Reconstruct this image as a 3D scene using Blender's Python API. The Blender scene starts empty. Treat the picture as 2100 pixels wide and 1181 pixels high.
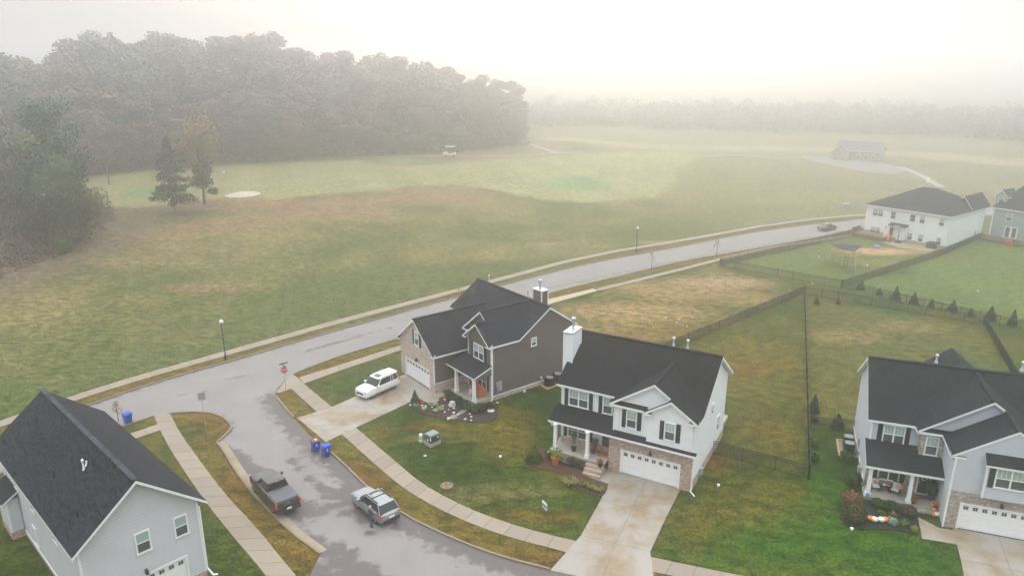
SKYS,SUNE,EXPO,HAZE,HTOP,HANI,HBOUNCE=.15,.43,1.16,.0035,56.0,.88,2
HCOL=(.96,.968,.98); CLOUD=.97; DECK=(10.5,10.8,11.1); HOR=.0; SEL,SAZ=24,8; SANG=115
import bpy, bmesh, math, random
from math import sin, cos, pi, radians, sqrt, tan, hypot, atan2
from mathutils import Vector, Matrix, noise
R = random.Random(7)
C = bpy.data.collections.new('scene'); bpy.context.scene.collection.children.link(C)
# ---------------------------------------------------------------- camera model (measured from the photograph)
F, PITCH, ROLL, HC, CX, CY = 1490.457, radians(16.984), radians(0.089), 32.985, 1050.0, 590.5
CP, SP = cos(PITCH), sin(PITCH)
def raydir(px, py):
    a = (px-CX)/F; b = -(py-CY)/F
    c, s = cos(ROLL), sin(ROLL)
    r = c*a-s*b; up = s*a+c*b
    return Vector((r, CP+up*SP, -SP+up*CP))
def G(px, py, z=0.0):
    d = raydir(px, py); t = (z-HC)/d.z
    return Vector((d.x*t, d.y*t, z))
FARW = [(-160,-60),(-49.7,63.6),(-43.7,72.3),(-34.6,81.7),(-23.3,93.5),(-6.4,109.5),(13.4,128.8),(34.0,141.4),(59.6,158.7),(82.8,168.3),(130,180),(600,230)]
def ywalk(x):
    for (x0,y0),(x1,y1) in zip(FARW, FARW[1:]):
        if x <= x1: return y0+(y1-y0)*(x-x0)/(x1-x0)
    return FARW[-1][1]
def sstep(a, b, x):
    t = min(1, max(0, (x-a)/(b-a))); return t*t*(3-2*t)
RISE = 1.5
def terr(x, y):
    d = (y-ywalk(x))*0.72
    if d <= 6: return 0.0
    z = RISE*sstep(6, 150, d)*(1-0.45*sstep(40, 160, x))
    z += 0.5*sstep(25, 80, d)*noise.noise(Vector((x*.018, y*.018, 3)))
    return z
def P(px, py):
    d = raydir(px, py); t = 20.0; o = Vector((0,0,HC))
    while t < 900:
        p = o+d*t
        if p.z < terr(p.x, p.y): break
        t += 1.0
    a, b = t-1.0, t
    for _ in range(25):
        m = (a+b)/2; p = o+d*m
        if p.z < terr(p.x, p.y): b = m
        else: a = m
    p = o+d*b
    return Vector((p.x, p.y, terr(p.x, p.y)))
def topz(p, py):
    v = (CY-py)/F; y = p[1]
    return HC+y*(v*CP-SP)/(CP+v*SP)
# ---------------------------------------------------------------- object helpers
def setp(o, label=None, cat=None, group=None, kind=None):
    if label: o['label'] = label
    if cat: o['category'] = cat
    if group: o['group'] = group
    if kind: o['kind'] = kind
    return o
def thing(name, label, cat, loc=(0,0,0), rz=0.0, group=None):
    o = bpy.data.objects.new(name, None); C.objects.link(o)
    o.empty_display_size = .3
    o.location = loc; o.rotation_euler = (0,0,rz)
    return setp(o, label, cat, group)
def dup(root, loc, rz=None, label=None, group=None, scale=None, cat=None):
    def cp(o, par):
        c = o.copy(); C.objects.link(c)
        if par is not None: c.parent = par
        for ch in list(o.children): cp(ch, c)
        return c
    r = cp(root, None); r.location = loc
    if rz is not None: r.rotation_euler = (0,0,rz)
    if scale is not None: r.scale = scale if hasattr(scale,'__len__') else (scale,)*3
    return setp(r, label, cat, group)
class MB:
    def __init__(s, T=None): s.v=[]; s.f=[]; s.m=[]; s.k={}; s.T=T; s.c=[]; s.cc=None
    def vi(s, p):
        p = Vector(p)
        if s.T is not None: p = s.T @ p
        k = (round(p.x,4), round(p.y,4), round(p.z,4))
        i = s.k.get(k)
        if i is None: i = len(s.v); s.k[k] = i; s.v.append(p)
        return i
    def face(s, pts, m=0):
        ids = []
        for p in pts:
            i = s.vi(p)
            if not ids or (ids[-1] != i): ids.append(i)
        if len(ids) > 1 and ids[0] == ids[-1]: ids.pop()
        if len(set(ids)) < 3: return
        s.f.append(ids); s.m.append(m); s.c.append(s.cc)
    def box(s, x0,x1,y0,y1,z0,z1, m=0, skip=''):
        x0,x1 = min(x0,x1),max(x0,x1); y0,y1 = min(y0,y1),max(y0,y1); z0,z1=min(z0,z1),max(z0,z1)
        a=[(x0,y0,z0),(x1,y0,z0),(x1,y1,z0),(x0,y1,z0),(x0,y0,z1),(x1,y0,z1),(x1,y1,z1),(x0,y1,z1)]
        for k,q in (('b',(3,2,1,0)),('t',(4,5,6,7)),('f',(0,1,5,4)),('r',(1,2,6,5)),('k',(2,3,7,6)),('l',(3,0,4,7))):
            if k not in skip: s.face([a[i] for i in q], m)
    def tbox(s, cx, cy, z0, z1, w0, d0, w1, d1, m=0):
        b=[(cx-w0,cy-d0,z0),(cx+w0,cy-d0,z0),(cx+w0,cy+d0,z0),(cx-w0,cy+d0,z0)]
        t=[(cx-w1,cy-d1,z1),(cx+w1,cy-d1,z1),(cx+w1,cy+d1,z1),(cx-w1,cy+d1,z1)]
        s.face(b[::-1],m); s.face(t,m)
        for i in range(4): s.face([b[i],b[(i+1)%4],t[(i+1)%4],t[i]],m)
    def bar(s, p, q, w, h=None, m=0, up=(0,0,1)):
        p,q = Vector(p),Vector(q); h = h or w
        d = (q-p).normalized(); u = Vector(up)
        if abs(d.dot(u)) > .99: u = Vector((0,1,0))
        a = d.cross(u).normalized()*(w/2); b = a.cross(d).normalized()*(h/2)
        A=[p-a-b,p+a-b,p+a+b,p-a+b]; B=[x+(q-p) for x in A]
        s.face(A[::1],m); s.face(B[::-1],m)
        for i in range(4): s.face([A[(i+1)%4],A[i],B[i],B[(i+1)%4]],m)
    def tube(s, path, rad, n=6, m=0, cap=True):
        path=[Vector(p) for p in path]
        if not hasattr(rad,'__len__'): rad=[rad]*len(path)
        rings=[]; ref=None
        for i,p in enumerate(path):
            d=(path[min(i+1,len(path)-1)]-path[max(i-1,0)]).normalized()
            if ref is None: ref=Vector((1,0,0)) if abs(d.x)<.8 else Vector((0,1,0))
            a=(ref-d*ref.dot(d)).normalized(); b=d.cross(a); ref=a
            rings.append([p+(a*cos(2*pi*k/n)+b*sin(2*pi*k/n))*rad[i] for k in range(n)])
        for A,B in zip(rings,rings[1:]):
            for k in range(n): s.face([A[k],A[(k+1)%n],B[(k+1)%n],B[k]],m)
        if cap: s.face(rings[0][::-1],m); s.face(rings[-1],m)
    def lathe(s, prof, n=12, c=(0,0,0), m=0, sx=1, sy=1):
        c=Vector(c); rings=[[c+Vector((r*sx*cos(2*pi*k/n), r*sy*sin(2*pi*k/n), z)) for k in range(n)] for r,z in prof]
        for A,B in zip(rings,rings[1:]):
            for k in range(n): s.face([A[k],A[(k+1)%n],B[(k+1)%n],B[k]],m)
        if prof[0][0]>1e-4: s.face(rings[0][::-1],m)
        if prof[-1][0]>1e-4: s.face(rings[-1],m)
    def prism(s, poly, z0, z1, mt=0, ms=None, bottom=True):
        ms = mt if ms is None else ms; n=len(poly)
        ar=sum(poly[i][0]*poly[(i+1)%n][1]-poly[(i+1)%n][0]*poly[i][1] for i in range(n))
        if ar<0: poly=poly[::-1]
        s.face([(p[0],p[1],z1) for p in poly],mt)
        if bottom: s.face([(p[0],p[1],z0) for p in poly[::-1]],ms)
        for i in range(n):
            a,b=poly[i],poly[(i+1)%n]
            s.face([(a[0],a[1],z0),(b[0],b[1],z0),(b[0],b[1],z1),(a[0],a[1],z1)],ms)
    def slab(s, pts, t=.2, mt=0, ms=1):
        pts=[Vector(p) for p in pts]; n=Vector((0,0,0))
        for i in range(len(pts)): n+=(pts[i]-pts[0]).cross(pts[(i+1)%len(pts)]-pts[0])
        if n.z<0: pts=pts[::-1]
        low=[p-Vector((0,0,t)) for p in pts]
        s.face(pts,mt); s.face(low[::-1],ms)
        for i in range(len(pts)):
            j=(i+1)%len(pts); s.face([low[i],low[j],pts[j],pts[i]],ms)
    def build(s, name, mats, parent=None, smooth=None, link=True):
        me=bpy.data.meshes.new(name); me.from_pydata([tuple(p) for p in s.v],[],s.f)
        if not hasattr(mats,'__len__'): mats=[mats]
        for m in mats: me.materials.append(m)
        me.polygons.foreach_set('material_index', s.m)
        uv=me.uv_layers.new(name='uv'); co=s.v; arr=[]
        for f in s.f:
            p0=co[f[0]]; n=Vector((0,0,0))
            for i in range(1,len(f)-1): n+=(co[f[i]]-p0).cross(co[f[i+1]]-p0)
            if n.length<1e-12: n=Vector((0,0,1))
            n.normalize()
            h=Vector((0,0,1)).cross(n)
            h=Vector((1,0,0)) if h.length<.02 else h.normalized()
            u=n.cross(h)
            for i in f: p=co[i]; arr+=[p.dot(h),p.dot(u)]
        uv.data.foreach_set('uv',arr)
        if any(c is not None for c in s.c):
            ca=me.color_attributes.new('var','FLOAT_COLOR','CORNER'); arr=[]
            for f,c in zip(s.f,s.c):
                c = 0.5 if c is None else c
                c = c if hasattr(c,'__len__') else (c,c,c)
                arr += [*c,1.0]*len(f)
            ca.data.foreach_set('color',arr)
        if smooth is not None:
            me.polygons.foreach_set('use_smooth',[True]*len(s.f))
            if smooth<179: me.set_sharp_from_angle(angle=radians(smooth))
        me.update()
        o=bpy.data.objects.new(name,me)
        if link: C.objects.link(o)
        if parent is not None: o.parent=parent
        return o
def pip(x,y,poly):
    c=False; n=len(poly); j=n-1
    for i in range(n):
        xi,yi=poly[i][0],poly[i][1]; xj,yj=poly[j][0],poly[j][1]
        if (yi>y)!=(yj>y) and x<(xj-xi)*(y-yi)/(yj-yi)+xi: c=not c
        j=i
    return c
def dseg(x,y,a,b):
    dx,dy=b[0]-a[0],b[1]-a[1]; L=dx*dx+dy*dy
    t=0 if L==0 else max(0,min(1,((x-a[0])*dx+(y-a[1])*dy)/L))
    return hypot(x-a[0]-t*dx,y-a[1]-t*dy)
def dpoly(x,y,pl,closed=False):
    n=len(pl); return min(dseg(x,y,pl[i],pl[(i+1)%n]) for i in range(n if closed else n-1))
def resample(pl, step):
    out=[Vector(pl[0][:2])]
    for a,b in zip(pl,pl[1:]):
        a=Vector(a[:2]); b=Vector(b[:2]); n=max(1,int((b-a).length/step+.5))
        for i in range(1,n+1): out.append(a+(b-a)*i/n)
    return out
def smoothpl(pl, it=2):
    pl=[Vector(p[:2]) for p in pl]
    for _ in range(it):
        o=[pl[0]]
        for a,b in zip(pl,pl[1:]): o+= [a*.75+b*.25, a*.25+b*.75]
        o.append(pl[-1]); pl=o
    return pl
def offset(pl, d):
    out=[]
    for i,p in enumerate(pl):
        a=pl[max(i-1,0)]; b=pl[min(i+1,len(pl)-1)]; t=(b-a).normalized()
        out.append(p+Vector((-t.y,t.x))*d)
    return out
def px2w(l): return [G(*q).xy for q in l]
# ---------------------------------------------------------------- materials
def srgb(r,g,b):
    f=lambda c:(c/255/12.92) if c<=10 else ((c/255+.055)/1.055)**2.4
    return (f(r),f(g),f(b))
class NT:
    def __init__(s,name):
        s.mat=bpy.data.materials.new(name); s.mat.use_nodes=True; s.t=s.mat.node_tree; s.t.nodes.clear()
        s.out=s.n('ShaderNodeOutputMaterial'); s.b=s.n('ShaderNodeBsdfPrincipled'); s.l(s.b.outputs[0],s.out.inputs[0])
    def n(s,t,**k):
        x=s.t.nodes.new(t)
        for a,b in k.items(): setattr(x,a,b)
        return x
    def l(s,a,b): s.t.links.new(a,b)
    def i(s,node,name,v):
        inp=node.inputs[name]
        if hasattr(v,'is_linked') or hasattr(v,'links'): s.l(v,inp)
        else:
            if inp.type=='RGBA' and len(v)==3: v=(*v,1)
            inp.default_value=v
    def coord(s,kind='UV',scale=None):
        c=s.n('ShaderNodeTexCoord').outputs[kind]
        if scale:
            m=s.n('ShaderNodeMapping'); s.l(c,m.inputs[0]); m.inputs['Scale'].default_value=scale; c=m.outputs[0]
        return c
    def noise(s,scale,co=None,detail=3,rough=.6,dim='3D'):
        x=s.n('ShaderNodeTexNoise'); x.inputs['Scale'].default_value=scale; x.inputs['Detail'].default_value=detail; x.inputs['Roughness'].default_value=rough
        if co is not None: s.l(co,x.inputs['Vector'])
        return x.outputs[0]
    def ramp(s,f,a,b,va=0.0,vb=1.0):
        m=s.n('ShaderNodeMapRange'); s.l(f,m.inputs[0])
        for i,v in enumerate((a,b,va,vb)): m.inputs[i+1].default_value=v
        return m.outputs[0]
    def mix(s,f,a,b,bl='MIX'):
        m=s.n('ShaderNodeMix',data_type='RGBA',blend_type=bl)
        for k,v in ((0,f),(6,a),(7,b)):
            if hasattr(v,'links'): s.l(v,m.inputs[k])
            else: m.inputs[k].default_value = v if k==0 else (*v[:3],1)
        return m.outputs[2]
    def math(s,op,a,b=0.0):
        m=s.n('ShaderNodeMath',operation=op)
        for k,v in ((0,a),(1,b)):
            if hasattr(v,'links'): s.l(v,m.inputs[k])
            else: m.inputs[k].default_value=v
        return m.outputs[0]
    def bump(s,h,st=.3,dist=.02):
        b=s.n('ShaderNodeBump'); b.inputs['Strength'].default_value=st; b.inputs['Distance'].default_value=dist
        s.l(h,b.inputs['Height']); s.l(b.outputs[0],s.b.inputs['Normal'])
    def fin(s,col,rough=.6,metal=0.0,spec=.5):
        s.i(s.b,'Base Color',col); s.i(s.b,'Roughness',rough); s.i(s.b,'Metallic',metal); s.i(s.b,'Specular IOR Level',spec)
        return s.mat
def mul(c,k): return tuple(x*k for x in c)
def paint(name,c,rough=.5,metal=0.0,var=.08,vs=2.0,spec=.5,co='Object',bump=0,bs=40,coat=0):
    t=NT(name); o=t.coord(co)
    n=t.noise(vs,o,4); col=t.mix(t.ramp(n,.3,.7),mul(c,1-var),mul(c,1+var))
    if bump: t.bump(t.noise(bs,o,2),bump,.01)
    if coat: t.b.inputs['Coat Weight'].default_value=coat
    return t.fin(col,rough,metal,spec)
def siding(name,c,lap=.2,axis='y',depth=.02,st=1.0):
    t=NT(name); uv=t.coord('UV'); sp=t.n('ShaderNodeSeparateXYZ'); t.l(uv,sp.inputs[0])
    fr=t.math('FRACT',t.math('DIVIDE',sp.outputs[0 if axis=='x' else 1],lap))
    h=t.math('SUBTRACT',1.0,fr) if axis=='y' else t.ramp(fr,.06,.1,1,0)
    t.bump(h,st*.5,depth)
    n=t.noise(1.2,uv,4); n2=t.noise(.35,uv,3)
    col=t.mix(t.ramp(n,.3,.7),mul(c,.95),mul(c,1.04)); col=t.mix(t.ramp(n2,.45,.75,0,.12),col,mul(c,.72)); col=t.mix(t.ramp(fr,.05,.14,.55,0) if axis=='y' else t.ramp(fr,.04,.08,.4,0),col,mul(c,.45))  # last mix paints the shadow line under each lap into the colour
    return t.fin(col,.55)
def shingle(name,c,ct=1.0):
    t=NT(name); uv=t.coord('UV')
    b=t.n('ShaderNodeTexBrick'); t.l(uv,b.inputs['Vector']); b.offset=.37; b.squash=1
    for k,v in (('Scale',1.0),('Mortar Size',.012),('Brick Width',.34),('Row Height',.14),('Bias',0.0),('Mortar Smooth',.2)): b.inputs[k].default_value=v
    b.inputs['Color1'].default_value=(*mul(c,.25/ct),1); b.inputs['Color2'].default_value=(*mul(c,3.2*ct),1); b.inputs['Mortar'].default_value=(*mul(c,.2),1)
    n=t.noise(90,uv,2); n2=t.noise(.45,uv,4)
    col=t.mix(t.ramp(n,.3,.7,0,.35),b.outputs[0],mul(c,2.6)); col=t.mix(t.ramp(n2,.4,.7,0,.45),col,mul(c,2.4))
    t.bump(b.outputs[1],.5,-.012)
    return t.fin(col,.9,0,.15)
def brick(name,c1,c2,mort,w=.22,h=.075,vscale=1.0):
    t=NT(name); uv=t.coord('UV')
    b=t.n('ShaderNodeTexBrick'); t.l(uv,b.inputs['Vector'])
    for k,v in (('Scale',1.0),('Mortar Size',.008),('Brick Width',w),('Row Height',h),('Bias',0.0)): b.inputs[k].default_value=v
    b.inputs['Color1'].default_value=(*c1,1); b.inputs['Color2'].default_value=(*c2,1); b.inputs['Mortar'].default_value=(*mort,1)
    v=t.n('ShaderNodeTexVoronoi'); t.l(t.coord('UV',(1/w*1.5,1/h*1.2,1)),v.inputs['Vector']); v.inputs['Scale'].default_value=vscale
    sp=t.n('ShaderNodeSeparateXYZ'); t.l(v.outputs['Color'],sp.inputs[0])
    col=t.mix(t.ramp(sp.outputs[0],.74,.80,0,.6),b.outputs[0],mul(c1,.42)); col=t.mix(t.ramp(sp.outputs[1],.7,.8,0,.6),col,mul(c2,1.5))
    col=t.mix(t.ramp(t.noise(.8,uv,3),.4,.8,0,.2),col,mul(c1,.7))
    t.bump(b.outputs[1],.5,-.01)
    return t.fin(col,.85,0,.3)
def stonework(name,a,b,d):
    t=NT(name); uv=t.coord('UV',(2.6,6.0,1))
    v=t.n('ShaderNodeTexVoronoi'); t.l(uv,v.inputs['Vector']); v.inputs['Scale'].default_value=1.0
    sp=t.n('ShaderNodeSeparateXYZ'); t.l(v.outputs['Color'],sp.inputs[0])
    col=t.mix(sp.outputs[0],a,b); col=t.mix(t.ramp(sp.outputs[1],.6,.9,0,.7),col,d)
    e=t.n('ShaderNodeTexVoronoi',feature='DISTANCE_TO_EDGE'); t.l(uv,e.inputs['Vector']); e.inputs['Scale'].default_value=1.0
    col=t.mix(t.ramp(e.outputs[0],.02,.08,.75,0),col,mul(d,.8)); t.bump(t.ramp(e.outputs[0],0,.12),.6,.03)
    return t.fin(col,.85)
def concrete(name,c,stain=.25,stc=None,sc=.35):
    t=NT(name); o=t.coord('Object'); stc=stc or mul(c,.6)
    n=t.noise(sc,o,5,.65); n2=t.noise(6,o,4); a=t.n('ShaderNodeAttribute'); a.attribute_name='var'
    col=t.mix(t.ramp(n,.42,.68,0,stain*1.6),c,stc); col=t.mix(t.ramp(n2,.3,.7),mul(c,.9),mul(c,1.06)) if stain<=0 else t.mix(t.ramp(n2,.35,.7,0,.25),col,mul(c,.75))
    col=t.mix(.55,col,t.mix(1.0,col,t.mix(a.outputs[2],(.55,.55,.55),(1.3,1.3,1.3)),'MULTIPLY'))
    t.bump(t.noise(60,o,3),.2,.006)
    return t.fin(col,.8,0,.3)
def leaves(name,c1,c2,c3=None,rough=.7,th=.8,rand=.25,sub=0.0,warm=None,wp=.75):
    t=NT(name); a=t.n('ShaderNodeAttribute'); a.attribute_name='var'; oi=t.n('ShaderNodeObjectInfo')
    col=t.mix(a.outputs[2],c1,c2)
    if c3: col=t.mix(t.ramp(a.outputs[2],th,th+.05),col,c3)
    if warm: col=t.mix(t.ramp(oi.outputs['Random'],wp-.25,wp+.15,0,.85),col,warm)
    k=t.ramp(oi.outputs['Random'],0,1,1-rand,1+rand)
    cm=t.n('ShaderNodeVectorMath',operation='SCALE'); t.l(col,cm.inputs[0]); t.l(k,cm.inputs[3])
    return t.fin(cm.outputs[0],rough,0,.25)
def glass(name,c,rough=.08,var=.15):
    t=NT(name); o=t.coord('Object'); n=t.noise(1.5,o,2)
    return t.fin(t.mix(n,mul(c,1-var),mul(c,1+var)),rough,0,.6)
W_WHITE=(.84,.84,.84)
m_white=paint('white_trim',W_WHITE,.45,var=.03)
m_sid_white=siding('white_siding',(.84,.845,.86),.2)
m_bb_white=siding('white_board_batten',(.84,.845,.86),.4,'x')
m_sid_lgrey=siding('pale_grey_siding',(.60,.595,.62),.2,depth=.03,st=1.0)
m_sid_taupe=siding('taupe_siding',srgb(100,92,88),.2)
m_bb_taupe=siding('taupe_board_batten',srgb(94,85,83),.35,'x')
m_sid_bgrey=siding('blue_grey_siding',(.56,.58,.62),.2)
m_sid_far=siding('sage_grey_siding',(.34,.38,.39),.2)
m_sh_black=shingle('charcoal_shingle',(.0085,.0085,.0105))
m_sh_dgrey=shingle('grey_shingle',(.0105,.0107,.0145),1.25)
m_sh_blue=shingle('slate_shingle',(.0085,.0105,.0128))
m_sh_cap=shingle('ridge_shingle',(.028,.030,.036)); m_sh_club=shingle('haze_paled_shingle',(.09,.09,.09))  # clubhouse roof colour is paled to paint haze into it
m_brick_tan=brick('mottled_tan_brick',srgb(166,140,124),srgb(190,168,152),srgb(178,166,156))
m_brick_pink=brick('pale_pink_brick',srgb(176,154,142),srgb(196,178,166),srgb(196,184,174))
m_brick_grey=brick('grey_tan_brick',srgb(148,136,126),srgb(176,166,156),srgb(168,160,152))
m_stone=stonework('ledge_stone',srgb(170,160,148),srgb(205,198,188),srgb(120,112,104))
m_black=paint('black_metal',(.012,.013,.014),.45,var=.2)
m_shut=paint('black_shutter',(.016,.018,.021),.5,var=.1)
m_dark=paint('dark_plastic',(.02,.02,.022),.6)
m_gl_up=glass('blind_glass',(.36,.44,.43),.12)
m_gl_lo=glass('screen_glass',(.075,.085,.09),.12)
m_gl_dk=glass('dark_glass',(.012,.013,.016),.05)
m_metal=paint('galvanised_metal',(.55,.58,.6),.35,.7,.1)
m_gmetal=paint('grey_box_metal',(.36,.38,.39),.5,.1,.1)
m_conc=concrete('driveway_concrete',srgb(160,154,145),.75,srgb(138,116,86))
m_conc_new=concrete('new_concrete',srgb(178,165,136),.1)
m_walk=concrete('sidewalk_concrete',srgb(146,136,124),.6,srgb(150,132,112),.6)
m_kerb=concrete('kerb_concrete',srgb(154,140,120),.4,srgb(130,108,84),.8)
m_porch=concrete('porch_concrete',srgb(190,182,170),.2)
m_found=m_brick_tan
m_mulch_b=paint('dark_mulch',(.033,.022,.018),.95,var=.45,vs=14,bump=.8,bs=30)
m_mulch_r=paint('red_brown_mulch',(.075,.030,.022),.95,var=.4,vs=12,bump=.8,bs=30)
m_mulch_k=paint('black_mulch',(.014,.012,.012),.95,var=.45,vs=14,bump=.8,bs=30)
m_bark=paint('bark',(.10,.085,.07),.95,var=.3,vs=6,bump=.5,bs=20)
m_barkp=paint('pale_bark',(.26,.24,.22),.95,var=.3,vs=6)
m_terra=paint('terracotta',(.50,.13,.05),.7,var=.1)
m_orange=paint('orange_plastic',(.80,.16,.01),.45,var=.05)
m_blue=paint('blue_plastic',(.002,.050,.42),.4,var=.08)
m_brown=paint('brown_plastic',(.13,.045,.035),.5,var=.1)
m_tyre=paint('tyre_rubber',(.015,.015,.016),.85)
m_rim=paint('alloy_rim',(.42,.42,.43),.3,.8)
m_rimdk=paint('dark_alloy_rim',(.16,.15,.15),.35,.7)
m_red=paint('red_lens',(.60,.015,.012),.2,var=.05)
m_lamp=paint('frosted_globe',(.75,.76,.74),.3,var=.03)
m_wood=paint('brown_deck_wood',(.15,.085,.06),.85,var=.25,vs=5)
m_woodl=paint('pale_wood',(.50,.31,.17),.8,var=.15)
m_skin=paint('skin',(.50,.27,.19),.55,var=.05)
m_navy=paint('navy_cloth',(.014,.026,.075),.9,var=.25,vs=12)
m_jean=paint('blue_jeans',(.035,.055,.12),.9,var=.2,vs=10)
m_greycl=paint('grey_knit',(.36,.36,.38),.95,var=.15,vs=30)
m_maroon=paint('maroon_cloth',(.14,.025,.03),.9)
m_green_sign=paint('green_sign',(.01,.20,.12),.4)
m_redsign=paint('red_sign',(.58,.02,.015),.4,var=.04)
m_yellow=paint('yellow_paint',(.68,.46,.04),.45)
m_signback=paint('sign_back_metal',(.42,.43,.45),.4,.5)
m_gbox=paint('transformer_green',(.035,.065,.045),.45)
m_gboxl=paint('transformer_lid_green',(.19,.26,.22),.4)
m_pale_green=paint('pale_green_plastic',(.42,.62,.47),.5)
m_coir=paint('coir_mat',(.40,.16,.05),.95,var=.2,vs=30)
m_cush=paint('white_cushion',(.66,.67,.69),.9)
m_peach=paint('peach_pillow',(.62,.28,.16),.9)
m_pump=paint('pumpkin_orange',(.74,.20,.02),.5,var=.12,vs=6)
m_pumpw=paint('white_pumpkin',(.74,.71,.62),.55,var=.06)
m_clay=paint('red_clay',srgb(182,134,92),.95,var=.15,vs=1.5)
m_navyfab=paint('navy_canopy',(.018,.020,.045),.85,var=.2)
m_ltblue=paint('light_blue_plastic',(.08,.30,.62),.45)
m_sand=paint('bunker_sand',(.52,.45,.35),.95,var=.06,vs=.6)
m_rock=paint('pale_rock',(.62,.56,.50),.9,var=.2,vs=8)
# ---------------------------------------------------------------- setting: roads, walks, beds, ground
far_e = [Vector(p) for p in [(-85,5),(-62,40),(-48,60)]]+px2w([(187,830),(310,787),(487,737),(700,675),(930,611),(1033,584),(1200,541),(1400,505),(1567,471),(1773,449)])+[Vector(p) for p in [(105,172),(140,182),(330,216)]]
near_r = px2w([(610,763),(650,747),(700,729),(823,692),(1123,601),(1267,567),(1400,535),(1567,507),(1683,486),(1773,464)])+[Vector(p) for p in [(103,164),(140,174),(330,208)]]
near_l = [Vector(p) for p in [(-79,0),(-56,35),(-42,56)]]+px2w([(263,870),(315,853)])
corner_l = px2w([(350,847),(390,844),(427,845),(452,852),(468,862),(478,875),(472,885),(460,896),(447,907)])
left_e = px2w([(447,907),(455,916),(463,928),(480,957),(520,1012),(560,1052),(600,1092),(658,1134)])
left_b = px2w([(658,1134),(652,1147),(637,1176),(625,1215),(640,1275),(760,1350)])
corner_r = px2w([(567,817),(564,806),(570,795),(585,781),(600,768),(610,763)])
right_e = px2w([(567,817),(587,842),(610,866),(640,898),(668,922),(700,948),(750,1000),(817,1051),(887,1088),(1007,1138),(1127,1169)])
right_b = px2w([(1127,1169),(1310,1207),(1700,1280),(1950,1325)])
far_e=smoothpl(far_e,2); near_r=smoothpl(near_r,1); corner_l=smoothpl(corner_l,2); left_e=smoothpl(left_e,1); right_e=smoothpl(right_e,2); corner_r=smoothpl(corner_r,2)
outline = far_e+near_r[::-1]+corner_r[::-1]+right_e+right_b+px2w([(1900,1430),(1200,1420)])+left_b[::-1]+left_e[::-1]+corner_l[::-1]+near_l[::-1]
def gridmesh(name, poly, step, zf, mat, attr=None, lim=None):
    from mathutils.geometry import tessellate_polygon
    poly=[p for i,p in enumerate(poly) if (p-poly[i-1]).length>1e-3]
    bm=bmesh.new(); vs=[bm.verts.new((p.x,p.y,0)) for p in poly]
    for tri in tessellate_polygon([[Vector((p.x,p.y,0)) for p in poly]]):
        if len(set(tri))==3:
            try: bm.faces.new([vs[i] for i in tri])
            except ValueError: pass
    bm.normal_update()
    xs=[p.x for p in poly]; ys=[p.y for p in poly]
    x0,x1,y0,y1=min(xs),max(xs),min(ys),max(ys)
    if lim: x0,x1,y0,y1=max(x0,lim[0]),min(x1,lim[1]),max(y0,lim[2]),min(y1,lim[3])
    for a,b,nrm in ((x0,x1,(1,0,0)),(y0,y1,(0,1,0))):
        k=a+step
        while k<b:
            bmesh.ops.bisect_plane(bm,geom=bm.verts[:]+bm.edges[:]+bm.faces[:],plane_co=(k*nrm[0],k*nrm[1],0),plane_no=nrm)
            k+=step
    for f in bm.faces:
        if f.normal.z<0: f.normal_flip()
    bm.normal_update()
    for f in bm.faces:
        if f.normal.z<0: f.normal_flip()
    for v in bm.verts: v.co.z=zf(v.co.x,v.co.y)
    me=bpy.data.meshes.new(name); bm.to_mesh(me); bm.free(); me.materials.append(mat)
    if attr:
        ca=me.color_attributes.new('var','FLOAT_COLOR','POINT'); arr=[]
        for v in me.vertices: arr+=[*attr(v.co.x,v.co.y),1]
        ca.data.foreach_set('color',arr)
    o=bpy.data.objects.new(name,me); C.objects.link(o); o['kind']='structure'; return o
# wet patches of the worn asphalt
def lin(pl, w): return lambda x,y: max(0,1-dpoly(x,y,pl)/w)
wet_lines=[(right_e,2.3,.95),(right_b,2.0,.9),(far_e,.9,.75),(near_r,.9,.6),(corner_l,1.0,.6),(left_e[3:],1.2,.7),
 (px2w([(588,933),(640,990),(680,1030),(720,1060)]),.55,.85),(px2w([(470,1000-70),(500,960),(530,985)]),1.5,1.0),
 (px2w([(560,1060),(610,1040),(640,1050)]),1.6,1.0),(px2w([(600,1100),(660,1120),(720,1150),(760,1181)]),1.5,.9),(px2w([(700,1010),(745,1030),(760,1060)]),1.5,.9),
 (px2w([(760,1090),(730,1120),(700,1140)]),.6,.7),(px2w([(450,780),(520,768)]),.35,.9),(px2w([(360,812),(430,800)]),.4,.7),(px2w([(610,725),(700,700),(800,672)]),.8,.75),
 (px2w([(1130,610-20),(1300,553),(1480,517),(1680,483)]),.8,.8),(px2w([(640,1000-15),(690,1010),(730,1045)]),.5,.8),(px2w([(650,1175),(700,1190),(800,1220)]),1.6,.9),(px2w([(300,868),(350,852),(420,846)]),.7,.8)]
def wet(x,y):
    w=0
    if -60<x<80 and y<160:
        for pl,wd,k in wet_lines:
            d=dpoly(x,y,pl)
            if d<wd*1.6: w=max(w,k*max(0,1-.62*d/wd))
    return (w,noise.noise(Vector((x*.12,y*.12,0)))*.5+.5,0)
t=NT('worn_asphalt'); o_=t.coord('Object'); at=t.n('ShaderNodeAttribute'); at.attribute_name='var'; sp=t.n('ShaderNodeSeparateColor'); t.l(at.outputs[0],sp.inputs[0])
n1=t.noise(1.1,o_,5,.7); n2=t.noise(9,o_,4); n3=t.noise(.25,o_,4); n4=t.noise(40,o_,2)
wf=t.ramp(t.math('ADD',sp.outputs[0],t.math('MULTIPLY',t.math('SUBTRACT',n1,.5),1.3)),.46,.66)
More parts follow.
